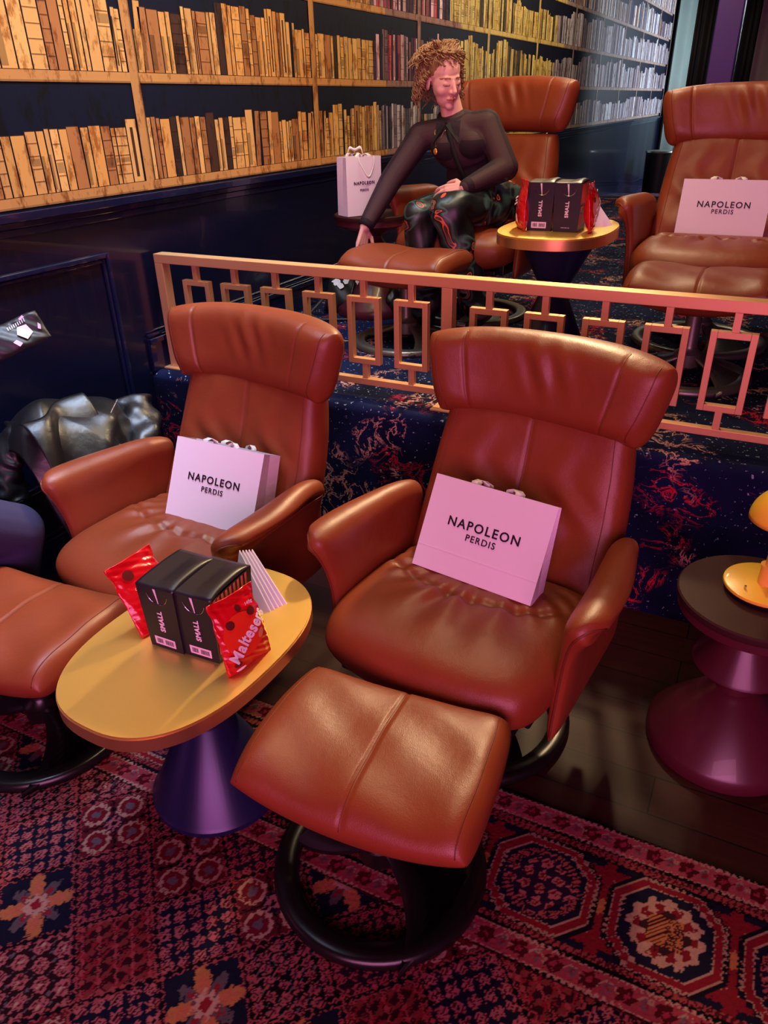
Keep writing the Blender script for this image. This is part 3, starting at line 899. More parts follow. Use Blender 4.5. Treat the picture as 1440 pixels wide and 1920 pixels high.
CH_R = (-.542, 1.55, 0); CH_L = (-1.470, 1.50, 0)
ch = make_recliner('tan leather recliner at the front right, beside the spool table with the lamp', CH_R, R(-6.5), M['black_base'])
c2 = dup(ch, CH_L, R(-6), 'tan leather recliner at the front left, next to the black leather jacket')
ot = make_ottoman('tan leather ottoman nearest the camera, in front of the front right recliner', (-.545, 1.0, .010), R(3.5), M['black_base'])
o2 = dup(ot, (-1.635, .985, .010), R(4), 'tan leather ottoman cut by the left edge of the photo, beside the near brass table')
ot3 = make_ottoman('tan leather ottoman seen end-on behind the railing, before the seated woman', (-1.47, 3.13, ST), R(-4), M['grey_base'])
ot4 = dup(ot3, (-.225, 3.12, ST), 0, 'tan leather ottoman behind the railing at the right, in front of the far right recliner')
ch3 = make_recliner('tan leather recliner on the stage in which the woman sits', (-1.38, 3.72, ST), R(-5), M['grey_base'], lift=.055)
ch4 = make_recliner('tan leather recliner on the stage at the right edge, holding a white bag', (-.235, 3.62, ST), R(0), M['grey_base'])

# ------------------------------------------------------------------ oval brass tables
def stadium(hw, hl, n=20):
    # squashed oval: half width hw in x, half length hl in y
    pts = []
    for k in range(4*n):
        a = 2*PI*k/(4*n); ca, sa = math.cos(a), math.sin(a); e = 2/2.5
        pts.append((hw*abs(ca)**e*(1 if ca > 0 else -1), hl*abs(sa)**e*(1 if sa > 0 else -1)))
    return pts
def oval_table(label, loc, rz, h=.5):
    t = thing('oval_table', label, 'table', loc, rz, 'brass topped pedestal tables')
    poly = stadium(.225, .325)
    MB().prism([(x*.992, y*.992) for x, y in poly], h-.006, h).build('table_top', M['brass'], t)
    MB().prism(poly, h-.038, h-.0055).build('edge_band', M['brass_edge'], t, angle=40)
    MB().lathe([(.15, h-.04), (.155, h-.05), (.060, h-.215), (.052, h-.235), (.056, h-.25)][::-1], seg=64).build('upper_cone', M['navy_ped'], t, angle=35)
    MB().lathe([(.172, 0), (.172, .014), (.165, .022), (.060, .243), (.050, .250)], seg=64).build('lower_cone', M['navy_ped'], t, angle=35)
    return t
tb = oval_table('near brass topped oval table with navy hourglass pedestal, standing on the rug', (-1.045, 1.03, .010), R(-3), .49)
tb2 = dup(tb, (-.80, 3.17, ST), R(0), 'brass topped oval table up on the stage behind the railing, beside the woman')
tb2.scale = (1, 1, 1.10)

# ------------------------------------------------------------------ spool side tables
def spool(label, loc, h=.5, topm='walnut'):
    t = thing('spool_side_table', label, 'side table', loc, 0, 'turned spool side tables')
    MB().lathe([(.19, h-.022), (.192, h-.018), (.192, h-.004), (.188, h)], seg=64).build('table_top', M[topm], t, angle=40)
    b = [(.0, 0), (.198, 0), (.200, .006), (.200, .035), (.194, .046), (.062, .196), (.048, .204), (.048, .240), (.110, .272), (.120, .282), (.117, .292), (.054, .378), (.050, .395), (.09, .41), (.180, .448), (.184, .452), (.184, h-.022)]
    MB().lathe(b, seg=64).build('turned_base', M['maroon'], t, angle=30)
    return t
sp = spool('maroon turned spool side table at the right edge carrying the yellow lamp', (.140, 1.775, 0))
sp2 = dup(sp, (-1.885, 3.60, ST), 0, 'turned spool side table on the stage by the wall, under a small white paper bag')
sp3 = dup(sp, (-2.06, 1.70, 0), 0, 'turned spool side table almost hidden under the black leather jacket')
sp3.scale = (.95, .95, 1)

# lamp
def lamp():
    t = thing('table_lamp', 'small yellow dome table lamp standing on the spool side table', 'lamp', (.150, 1.80, .5))
    MB().lathe([(.092, 0), (.094, .004), (.094, .010), (.09, .014)], seg=48).build('foot', M['black'], t, angle=40)
    MB().lathe([(.098, .014), (.099, .017), (.098, .022), (.094, .024)], seg=48).build('base_disc', M['lampy'], t, angle=40)
    MB().lathe([(.020, .024), (.020, .075), (.022, .078)], seg=24).build('socket', M['lampbody'], t, angle=40)
    MB().lathe([(.012, .07), (.012, .20)], seg=24).build('stem', M['lampbody'], t, angle=40)
    pr = []
    for k in range(13):
        a = PI/2*k/12; pr.append((.076*math.cos(a)+.0005, .205+.082*math.sin(a)))
    inner = [(r*.94, z-.003) for r, z in pr][::-1]
    MB().lathe(pr+inner, seg=48).build('lamp_shade', M['lampy'], t, smooth=True)
    MB().ellipsoid((0, 0, .205), (.02, .02, .014)).build('bulb', M['lampglow'], t, smooth=True)
    MB().tube([(-.045, -.05, .024), (-.045, -.05, .034)], .003, 8).build('switch', M['steel'], t)
lamp()

# ------------------------------------------------------------------ paper gift bags
def gift_bag(label, loc, rz, lean, wd=.335, hh=.26, dp=.10, open_=1.0, crease=True, handle='short', group='white branded paper bags'):
    t = thing('paper_bag', label, 'bag', loc, rz, group)
    t.rotation_euler = (-lean, 0, rz)   # leans back
    t.rotation_mode = 'XYZ'
    nz = 10; V = []; F = []
    # perimeter: front left, front right, side fold right, back right, back left, side fold left
    for i in range(nz+1):
        s = i/nz; z = s*hh
        d = dp*(1-s*(1-open_*.9)) ; g = .022*s if open_ < .8 else .010*s
        ring = [(-wd/2, 0, z), (wd/2, 0, z), (wd/2-g, d/2, z), (wd/2-.002, d, z), (-wd/2+.002, d, z), (-wd/2+g, d/2, z)]
        V += ring
    for i in range(nz):
        for k in range(6): F.append((i*6+k, i*6+(k+1) % 6, (i+1)*6+(k+1) % 6, (i+1)*6+k))
    F.append((5, 4, 3, 2, 1, 0))
    o = obj('bag_body', V, F, M['paper'], t, smooth=False)
    md = o.modifiers.new('thick', 'SOLIDIFY'); md.thickness = .0012
    if crease:
        MB().box(-wd/2+.001, wd/2-.001, -.0009, 0, hh*.235, hh*.235+.0012).build('crease', M['ribbon'], o)
    fr = lambda z: frame((0.0, -.0014, z), (1, 0, 0), (0, 0, 1))
    text('lettering', 'NAPOLEON', wd*.098, M['ink'], t, fr(hh*.56), space=1.22, offset=.0006)
    text('lettering', 'PERDIS', wd*.070, M['ink'], t, fr(hh*.44), space=1.2, offset=.0003)
    # ribbon handles
    for yy in (.004, dp*(.9*open_+.1)-.006 if open_ > .2 else .012):
        for q in (-1, 1):
            xx = q*wd*.18
            pts = [(xx, yy, hh-.02), (xx, yy, hh+.006), (xx+q*-.012, yy+.006, hh+.014), (xx+q*-.03, yy+.012, hh+.008), (xx+q*-.035, yy+.014, hh-.01)]
            v = []; f2 = []
            for i, p in enumerate(pts):
                v += [(p[0]-.009, p[1], p[2]), (p[0]+.009, p[1]+.001, p[2])]
            f2 = [(2*i, 2*i+1, 2*i+3, 2*i+2) for i in range(len(pts)-1)]
            h = obj('ribbon_handle', v, f2, M['ribbon'], t); h.modifiers.new('thick', 'SOLIDIFY').thickness = .0012
    return t
gift_bag('white paper bag upright on the front right recliner, lower crease showing', (-.553, 1.560, .468), R(-9), R(29), .362, .262, .085, .35)
gift_bag('white paper bag on the front left recliner with its side gusset open', (-1.405, 1.520, .455), R(-1), R(26), .335, .262, .11, .9, crease=False)
gift_bag('white paper bag on the seat of the recliner at the right edge of the stage', (-.235, 3.70, ST+.452), R(0), R(17), .36, .235, .08, .3, crease=False)
b4 = gift_bag('small tall white paper bag standing on the stage side table by the wall', (-1.868, 3.50, ST+.503), R(60), 0, .20, .265, .10, 1.0, crease=False, handle='long')
def long_handles(t, wd, hh):
    for j, (yy, out) in enumerate(((-.006, -1), (.09, .2))):
        pts = []
        for k in range(15):
            a = PI*k/14; pts.append((math.cos(a)*.045+.01, yy+out*(.022*math.sin(a)), hh-.005+(-.085 if out < 0 else .03)*math.sin(a)+.018*math.sin(2*a)**2))
        v = [];
        for p in pts: v += [(p[0], p[1]-.001, p[2]-.006), (p[0], p[1]-.001, p[2]+.008)]
        f = [(2*i, 2*i+1, 2*i+3, 2*i+2) for i in range(len(pts)-1)]
        h = obj('ribbon_handle', v, f, M['ribbon'], t); h.modifiers.new('thick', 'SOLIDIFY').thickness = .002
long_handles(b4, .2, .265)

# ------------------------------------------------------------------ popcorn boxes, sweet bags, napkins
def popcorn_box(label, loc, rz, barcode=True, group='black popcorn boxes'):
    t = thing('popcorn_box', label, 'box', loc, rz, group)
    w_, d_, h_ = .094, .150, .175
    wt = .105
    V = []
    def ring(z, ww, y0, y1): return [(-ww/2, y0, z), (ww/2, y0, z), (ww/2, y1, z), (-ww/2, y1, z)]
    V += ring(0, w_, 0, d_-.012); V += ring(h_, wt, -.006, d_)
    F = [(3, 2, 1, 0)]+[(k, (k+1) % 4, 4+(k+1) % 4, 4+k) for k in range(4)]
    o = obj('box_body', V, F, M['box'], t, smooth=False)
    # bulging lid made of two halves
    n = 14; lv = []; lf = []
    for i in range(n+1):
        u = -1+2*i/n
        for j in range(n+1):
            v = j/n
            bul = .014*(1-abs(2*v-1)**3)*(.25+.75*max(0, u)**.7*(1-max(0, u-.75)/.25*.9)) if u > 0 else .004*(1-abs(2*v-1)**3)
            lv.append((u*wt/2, -.006+v*(d_+.006), h_+bul+.0006))
    for i in range(n):
        for j in range(n): lf.append((i*(n+1)+j, (i+1)*(n+1)+j, (i+1)*(n+1)+j+1, i*(n+1)+j+1))
    obj('lid', lv, lf, M['box'], t).modifiers.new('thick', 'SOLIDIFY').thickness = .001
    # slit and tuck flap on the front
    def fp(x, z, off=.0008):     # point on the leaning front face
        s = z/h_; return Vector((x*(w_+(wt-w_)*s)/w_, -.006*s-off, z))
    MB().add([fp(-.0035, h_-.002), fp(.003, h_-.002), fp(.005, h_-.042), fp(.003, h_-.042)], [(0, 3, 2, 1)]).build('flap_slit', M['cream'], t)
    arc = [fp(.004+.026*math.cos(a), h_-.014-.030*math.sin(a), .001) for a in np.linspace(.15, PI-.15, 14)]
    MB().tube(arc, .0007, 5).build('tuck_edge', M['steel'], t)
    mtx = frame(fp(.002, h_*.47, .0012), (0, -.035, 1), (-1, 0, 0))
    text('lettering', 'SMALL', .0185, M['cream'], t, mtx, space=1.14, offset=.0008)
    if barcode:
        q = MB(); x0, x1, z0, z1 = -.030, .028, .010, .033
        q.add([fp(x0, z0), fp(x1, z0), fp(x1, z1), fp(x0, z1)], [(0, 1, 2, 3)])
        st = q.build('barcode_sticker', M['cream'], t)
        bb = MB(); x = x0+.006; r_ = random.Random(3)
        while x < x1-.006:
            wb = r_.choice([.0008, .0014, .002])
            if abs(x-(x0+x1)/2+.004) > .003: bb.add([fp(x, z0+.005, .0012), fp(x+wb, z0+.005, .0012), fp(x+wb, z1-.005, .0012), fp(x, z1-.005, .0012)], [(0, 1, 2, 3)])
            x += wb+r_.choice([.0009, .0013])
        bb.build('bars', M['ink'], st)
    else:
        text('lettering', 'POPCORN CO', .005, M['cream'], t, frame(fp(0, .016, .0012), (1, 0, 0), (0, 0, 1)))
    # striped sides
    for sg in (-1, 1):
        mb = MB(); 
        def sp_(y, z, off=.0008):
            s = z/h_; return (sg*((w_+(wt-w_)*s)/2+off), y*(1+(.10)*s)-.006*s, z)
        n = 9
        for k in range(n):
            y0 = .006+k*(d_-.026)/n; y1 = y0+(d_-.026)/n*.52
            for za, zb in ((.022, .066), (.100, h_-.003)):
                q = [sp_(y0, za), sp_(y1, za), sp_(y1, zb), sp_(y0, zb)]
                mb.add(q, [(0, 1, 2, 3)] if sg > 0 else [(3, 2, 1, 0)])
        mb.build('stripe_print', M['salmon'], t)
        if sg > 0:
            c = Vector(sp_(.068, .083, .0012))
            text('lettering', 'POPCORN', .022, M['biscuit'], t, frame(c, (0, 1, 0), (.03, 0, 1)), space=1.02, offset=.0006)
    mb = MB()
    for k in range(6):
        y0 = .012+k*.024; mb.box(wt/2-.0005, wt/2+.0012, y0, y0+.013, h_-.004, h_+.0015)
    mb.build('perforation_print', M['salmon'], t)
    return t
Zt = .50
pb = popcorn_box('black striped popcorn box on the near table, the left one of its pair', (-1.072, .972, Zt), R(1))
pb2 = dup(pb, (-.976, .980, Zt), R(2.5), 'black striped popcorn box on the near table, the right one of its pair')
pb3 = dup(pb, (-.850, 3.045, ST+.539), R(3), 'black popcorn box with barcode sticker on the stage table, nearer the woman')
pb4 = popcorn_box('black popcorn box without barcode sticker on the stage table', (-.744, 3.040, ST+.539), R(2), barcode=False)

def without(o, start):
    for c in list(o.children):
        if c.name.startswith(start): bpy.data.objects.remove(c)
without(pb2, 'perforation_print'); without(pb4, 'perforation_print')
def sweet_bag(label, loc, rz, rx=0, front=True, hh=.178, ww=.125, group='red bags of chocolate balls'):
    t = thing('sweet_bag', label, 'bag of sweets', loc, rz, group)
    t.rotation_euler = (rx, 0, rz)
    def f(u, v):
        s = (v+1)/2
        hw = ww/2*(1-.10*np.exp(-((s-.80)/.10)**2)+.02*np.sin(9*s))
        return u*hw, .004*np.sin(3*u+5*s)+0*s, s*hh
    def th(u, v):
        s = (v+1)/2
        return (.0012+.022*np.clip(np.sin(PI*np.clip((s+.05)/.93, 0, 1)), 0, 1)**.8*(1-np.abs(u)**3))
    def d(u, v): return .0018*np.sin(19*u+7*v)*np.abs(u)**2+.0012*np.sin(31*v+9*u)
    o, top, (su, sv) = pillow('pouch', f, th, M['red'], t, 40, 48, 30, 30, .5, .5, disp=d)
    # normals of f: du x dv = x cross z = -y -> top is the front (-y)
    def surf(x, z, off=.0012):
        u = x/(ww/2); s = z/hh
        yy = .004*math.sin(3*u+5*s)
        tt = .0012+.022*max(0, math.sin(PI*min(1, max(0, (s+.05)/.93))))**.8*(1-min(1, abs(u))**3)
        return Vector((x, yy-tt-off-.002, z))
    def patch(name, pts, m, off=.0015):
        c = sum((Vector((p[0], 0, p[1])) for p in pts), Vector())/len(pts)
        V = [surf(c.x, c.z, off)]+[surf(p[0], p[1], off) for p in pts]; n = len(pts)
        # add a mid ring
        mids = [surf(c.x+(p[0]-c.x)*.5, c.z+(p[1]-c.z)*.5, off) for p in pts]
        V = [V[0]]+mids+V[1:]
        F = [(0, 1+k, 1+(k+1) % n) for k in range(n)]+[(1+k, 1+n+k, 1+n+(k+1) % n, 1+(k+1) % n) for k in range(n)]
        return obj(name, V, F, m, t)
    def disc(cx, cz, rx_, rz_, rot=0, n=20):
        return [(cx+rx_*math.cos(a)*math.cos(rot)-rz_*math.sin(a)*math.sin(rot), cz+rx_*math.cos(a)*math.sin(rot)+rz_*math.sin(a)*math.cos(rot)) for a in [2*PI*k/n for k in range(n)]]
    if front:
        patch('print_panel', disc(-.004, .085, .050, .052), M['red2'], .0012)
        # curved logo: each glyph laid on the bulging face
        adv = dict(M=.86, a=.56, l=.25, t=.35, e=.56, s=.47, r=.38); tot = sum(adv[c] for c in 'Maltesers'); acc = 0
        for c in 'Maltesers':
            k = (acc+adv[c]/2)/tot; acc += adv[c]
            x = -.050+.104*k; z = .036+.082*k+.004*math.sin(k*PI)
            p = surf(x, z, .0030); p2 = surf(x+.006, z+.0047, .0030)
            m_ = frame(p, (p2-p), Vector((-.5, 0, .8))) @ Matrix.Diagonal((.92, 1.2, 1, 1))
            text('logo_letter', c, .036, M['cream'], t, m_, offset=.0010)
        patch('chocolate_ball', disc(-.030, .118, .010, .010), M['choc'], .0022)
        patch('chocolate_ball', disc(.026, .128, .011, .009), M['choc'], .0022)
        patch('chocolate_ball', disc(.000, .146, .007, .008), M['choc'], .0022)
        patch('biscuit_half', disc(.034, .070, .007, .012, -.4), M['biscuit'], .0022)
        text('lettering', '140g', .011, M['cream'], t, frame(surf(.030, .145, .002), (1, 0, .1), (0, 0, 1)))
        patch('print_panel', disc(-.040, .026, .009, .006), M['choc'], .0022)
        patch('print_panel', disc(-.034, .013, .013, .0035, .1), M['cream'], .0022)
    else:
        patch('chocolate_ball', disc(-.030, .148, .013, .013), M['choc'], .0022)
        for k, s in enumerate(('CRISP HONEY', 'COMBED', 'SMOOTH MILK')):
            p = surf(-.012, .118-.011*k, .004)
            text('lettering', s, .0085, M['cream'], t, frame(p, (1, 0, .25), (0, 0, 1)))
        patch('barcode_sticker', [(-.012, .03), (.012, .03), (.012, .06), (-.012, .06)], M['cream'], .003)
    return t
sb = sweet_bag('red bag of chocolate balls with its logo showing, right end of the near table', (-.868, 1.012, Zt), R(76), R(-13))
sb2 = sweet_bag('red bag of chocolate balls on the near table, leaning against the left popcorn box', (-1.148, 1.045, Zt), R(86), R(-26), front=False, hh=.185, ww=.14)
sb3 = dup(sb2, (-.925, 3.06, ST+.539), R(-62), 'red bag of sweets on the stage table, left of the popcorn boxes')
sb3.rotation_euler = (0, 0, R(-62))
sb4 = dup(sb, (-.655, 3.085, ST+.539), R(62), 'red bag of sweets on the stage table, right of the popcorn boxes')
sb4.rotation_euler = (R(-3), 0, R(94))

def napkins(label, loc, rz):
    t = thing('napkin_stack', label, 'napkins', loc, rz, 'folded paper napkins')
    for k in range(5):
        o = k*.007
        MB().add([(0+o*.8, .0, 0), (.10+o*.8, .02+o*.3, 0), (.004+o*.5, .06, .135-o*.5), (0+o*.8, .004, .0), (.10+o*.8, .024+o*.3, 0), (.004+o*.5, .064, .135-o*.5)],
                 [(0, 1, 2), (5, 4, 3), (0, 3, 4, 1), (1, 4, 5, 2), (2, 5, 3, 0)]).build('napkin', M['napkin'], t, loc=(0, o*1.2, 0))
    return t
nk = napkins('fan of folded white napkins behind the boxes on the near table', (-1.035, 1.165, Zt), R(5))
dup(nk, (-.72, 3.20, ST+.539), R(8), 'folded white napkin behind the boxes on the stage table')

# ------------------------------------------------------------------ leather jacket over the side table
def jacket():
    t = thing('leather_jacket', 'black leather jacket heaped over a side table between the wall and left recliner', 'jacket', (-2.06, 1.68, .5))
    # main body: leather sheet folded over the table, running from the wall side over a ridge and down the front
    nu, nv = 110, 110
    A, B = np.meshgrid(np.linspace(0, 1, nu), np.linspace(0, 1, nv), indexing='ij')
    px_ = np.interp(B, [0, .12, .30, .45, .60, .80, 1], [-.20, -.18, -.05, .08, .15, .19, .19])
    pz_ = np.interp(B, [0, .12, .30, .45, .60, .80, 1], [.02, .17, .225, .17, .05, -.12, -.27])
    k_ = np.ones(9)/9
    for arr in (px_, pz_):
        for _ in range(2):
            arr[:, 4:-4] = np.apply_along_axis(lambda r: np.convolve(r, k_, 'valid'), 1, arr)
    Y = -.25+.50*A+.03*np.sin(5*B+2)
    ends = np.abs(2*A-1)**3
    Z = pz_-.16*ends*(1-.5*B)+.03*np.sin(4.5*A+1)
    X = px_-.06*ends*B
    def sh(x): return .5+.5*np.cos(2*x)+.25*np.exp(-(np.sin(x)/.25)**2)
    w1 = sh(5.2*(A*.75+B*1.1)+.6+.5*np.sin(3*B)); w2 = sh(9.0*(A*.9+B*.8)+1.2+.7*np.sin(5*A)); w3 = sh(14*(A-.35*B)+.8*np.sin(7*B))
    d = .036*w1+.014*w2+.004*w3
    X = np.maximum(X+d*.75, -.215); Z = Z+d*.5
    Z = Z-.05*np.sin(PI*A*2.2+.5)*np.clip(B-.5, 0, 1)
    Vv = np.stack([X, Y, Z], -1).reshape(-1, 3); idx = np.arange(nu*nv).reshape(nu, nv)
    F = [(int(idx[i, j]), int(idx[i+1, j]), int(idx[i+1, j+1]), int(idx[i, j+1])) for i in range(nu-1) for j in range(nv-1)]
    o = obj('jacket_body', Vv, F, M['jacket'], t)
    md = o.modifiers.new('thick', 'SOLIDIFY'); md.thickness = .004
    # front panel hanging over the camera side
    n = 40; A, B = np.meshgrid(np.linspace(0, 1, n), np.linspace(0, 1, n), indexing='ij')
    Y = -.24+.26*A-.05*B; X = .02+.17*B**.8+.02*np.sin(6*A+2*B)+.012*np.sin(3*B+8*A); Z = .245-.03*A*0-.27*B**1.25-.02*(1-A)
    Vv = np.stack([X, Y, Z], -1).reshape(-1, 3); idx = np.arange(n*n).reshape(n, n)
    F = [(int(idx[i, j]), int(idx[i+1, j]), int(idx[i+1, j+1]), int(idx[i, j+1])) for i in range(n-1) for j in range(n-1)]
    obj('front_panel', Vv, F, M['jacket'], t).modifiers.new('thick', 'SOLIDIFY').thickness = .004
    # sleeves: flattened crumpled tubes
    def sleeve(pts, rr, name):
        pts = [Vector(p) for p in pts]; N = 40; seg = 28; vs = []; fs = []
        def ev(t):
            x = t*(len(pts)-1); i = min(int(x), len(pts)-2); f = x-i
            p0 = pts[max(i-1, 0)]; p1 = pts[i]; p2 = pts[i+1]; p3 = pts[min(i+2, len(pts)-1)]
            return .5*((2*p1)+(p2-p0)*f+(2*p0-5*p1+4*p2-p3)*f*f+(3*p1-p0-3*p2+p3)*f**3)
        for i in range(N):
            tt = i/(N-1); p = ev(tt); d = (ev(min(1, tt+.02))-ev(max(0, tt-.02))).normalized()
            nx = d.cross(Vector((0, 0, 1)));  nx = nx.normalized() if nx.length > .1 else Vector((1, 0, 0)); ny = nx.cross(d)
            r_ = rr[0]+(rr[1]-rr[0])*tt
            for k in range(seg):
                a = 2*PI*k/seg
                q = r_*(1+.10*math.sin(3*a+22*tt)+.07*math.sin(5*a-31*tt)+.05*math.sin(40*tt))
                vs.append(p+nx*q*math.cos(a)+ny*q*math.sin(a)*.55)
        for i in range(N-1):
            for k in range(seg): fs.append((i*seg+k, i*seg+(k+1) % seg, (i+1)*seg+(k+1) % seg, (i+1)*seg+k))
        s_ = obj(name, vs, fs, M['jacket'], t); s_.modifiers.new('thick', 'SOLIDIFY').thickness = .003
        return s_
    sleeve([(.02, .24, .14), (.13, .16, .06), (.19, .0, -.05), (.20, -.16, -.20)], (.065, .058), 'sleeve')
    sleeve([(-.08, -.16, .17), (-.07, -.27, .08), (-.03, -.29, -.04)], (.06, .045), 'sleeve')
    MB().tube([(.20, -.02, .10), (.195, .03, .06), (.19, .06, .0), (.19, .07, -.06)], .0018, 6).build('stitching', M['stitch'], t)
    MB().tube([(.10, .10, .205), (.12, .03, .17), (.14, -.05, .10)], .0016, 6).build('stitching', M['stitch'], t)
    MB().tube([(.05+.018*math.cos(a), .245, -.04+.026*math.sin(a)) for a in np.linspace(0, 2*PI, 20)], .003, 8).build('buckle', M['steel'], t, smooth=True)
jacket()

# ------------------------------------------------------------------ bags on the stage floor
def backpack():
    t = thing('backpack', 'black bag with white printed figures lying on the stage carpet behind the railing', 'bag', (-1.99, 3.55, ST), R(15))
    def f(u, v):
        s = (v+1)/2
        return u*.15*(1-.15*s), -.05+.10*s+.0*u, .01+s*.17+.0*u
    o, top, _ = pillow('bag_body', f, lambda u, v: .065*np.ones_like(u), M['blackcloth'], t, 40, 32, 4, 4, .6, .6, disp=lambda u, v: .005*np.sin(9*u+5*v))
    rnd = random.Random(5)
    for (cx, cs) in ((-.075, .70), (-.02, .74), (.05, .72), (.10, .66), (-.045, .60), (.075, .56)):
        n = 11; P = []
        for k in range(n):
            a = 2*PI*k/n; r_ = .030*rnd.uniform(.45, 1.1)
            x = cx+r_*math.cos(a); s = cs+r_*math.sin(a)*3.2
            U = max(-.95, min(.95, x/(.15*(1-.15*s)))); V = 2*s-1
            e = (1-abs(U)**4)**.6*max(0, (1-abs(V)**4))**.6*.065+.002
            n_ = Vector((0, -.17, .10)).normalized()
            P.append(Vector((x, -.05+.10*s, .01+s*.17))+n_*(e+.006))
        obj('white_print', P, [tuple(range(n))], M['whiteprint'], t, smooth=False)
    MB().tube([(.0, -.12, .02), (.02, -.135, .09), (.03, -.06, .17), (.02, .0, .20)], .006, 8).build('zip', M['black'], t, smooth=True)
    MB().tube([(-.12, -.1, .10), (-.20, -.16, .02), (-.12, -.22, .008), (.02, -.2, .008), (.10, -.12, .03)], .008, 8).build('strap', M['blackcloth'], t, smooth=True)
    t2 = thing('handbag', 'slouched plain black handbag on the stage carpet beside the printed bag', 'bag', (-1.66, 3.52, ST), R(-8))
    def f2(u, v):
        s = (v+1)/2
        return u*.16*(1-.25*s), .02+.05*s+.02*u, .01+s*.15+.015*u
    pillow('bag_body', f2, lambda u, v: .07*np.ones_like(u), M['jacket'], t2, 40, 30, 4, 4, .6, .6, disp=lambda u, v: .012*np.sin(7*u+5*v)+.006*np.sin(15*u))
    MB().tube([(-.08, -.02, .15), (-.06, -.06, .22), (.0, -.07, .235), (.06, -.05, .215), (.08, -.02, .15)], .006, 8).build('handle', M['black'], t2, smooth=True)
backpack()

# ------------------------------------------------------------------ far end: bin, curtains
def bin_():
    t = thing('black_bin', 'black cylindrical bin with grey top by the far left wall', 'bin', (-1.86, 13.3, .22))
    MB().lathe([(.20, 0), (.22, .02), (.23, .62)], seg=40).build('bin_body', M['black'], t, angle=40)
    MB().lathe([(.235, .62), (.24, .63), (.23, .65)], seg=40).build('lid', M['grey_base'], t, angle=40)
bin_()
def drape(name, label, x0, y0, x1, y1, z0, z1, m, n=10, amp=.05, group=None):
    N = n*12; V = []; F = []
    dx, dy = x1-x0, y1-y0; L = math.hypot(dx, dy); nxn, nyn = -dy/L, dx/L
    for i in range(N+1):
        t = i/N; a = amp*math.sin(2*PI*n*t)+amp*.3*math.sin(2*PI*n*.37*t+1)
        for z, k in ((z0, 1.1), ((z0+z1)/2, 1.0), (z1, .8)):
            V.append((x0+dx*t+nxn*a*k, y0+dy*t+nyn*a*k, z))
    for i in range(N):
        for j in range(2): F.append((i*3+j, (i+1)*3+j, (i+1)*3+j+1, i*3+j+1))
    o = obj(name, V, F, m); o.modifiers.new('thick', 'SOLIDIFY').thickness = .006
    return tag(o, label, 'curtain', group)
drape('curtain', 'grey green curtain hanging at the far end of the book wall', -2.20, 15.55, -1.55, 17.2, .25, 3.55, M['curtain'], 5, .06)
drape('curtain', 'grey mauve curtain hanging to the right of the purple door frame', -.58, 9.6, .9, 9.6, ST, 3.3, M['curtain2'], 6, .06)
drape('curtain', 'added black sheet standing for the dark back wall left of the purple door frame', -1.40, 11.2, -.5, 10.8, .5, 3.55, M['dark'], 6, .04)  # added sheet; the black space here is really the dark back wall

# ------------------------------------------------------------------ people
def skin_color(o, fn):
    me = o.data; n = len(me.vertices)
    co = np.empty(n*3, np.float32); me.vertices.foreach_get('co', co); co = co.reshape(-1, 3)
    col = np.ones((n, 4), np.float32); col[:, :3] = fn(co)
    ca = me.color_attributes.new('Col', 'FLOAT_COLOR', 'POINT'); ca.data.foreach_set('color', col.ravel())
def hand(mb, wrist, d, palm_n, side, curl=.5, L=.17, spread=.06, thumb_open=.5):
    """wrist point, direction to the fingers, palm normal, side=+1 if the thumb is on (d x n)"""
    w_ = Vector(wrist); d = Vector(d).normalized(); n = Vector(palm_n); n = (n-d*n.dot(d)).normalized(); s = d.cross(n)*side
    pl = L*.50
    for k in range(4):
        o = (k-1.5)*L*.105
        mb.capsule(w_+d*.008+s*o*-.55, .013, w_+d*pl-s*o, .0115, 10)
    fl = [.40, .47, .44, .35]
    for k in range(4):
        o = (1.5-k)*L*.112
        p = w_+d*pl+s*o; ang = 0; dd = d+s*(1.5-k)*spread; 
        for j, fr in enumerate((.45, .30, .25)):
            ang += curl*(.55, .8, .6)[j]
            q = (dd*math.cos(ang)+n*math.sin(ang)).normalized()
            p2 = p+q*L*fl[k]*fr
            mb.capsule(p, .0088-.0007*j, p2, .0081-.0007*j, 10); p = p2
    p = w_+d*L*.12+s*L*.13; q = (d*.65+s*.75+n*.25).normalized()
    p2 = p+q*L*.20; mb.capsule(w_+d*L*.08+s*L*.06, .014, p2, .0105, 10)
    q2 = (d*.9+s*(.45*thumb_open)+n*.35).normalized(); p3 = p2+q2*L*.19
    mb.capsule(p2, .0105, p3, .0088, 10); p4 = p3+(q2+n*.25).normalized()*L*.12; mb.capsule(p3, .0088, p4, .0075, 10)

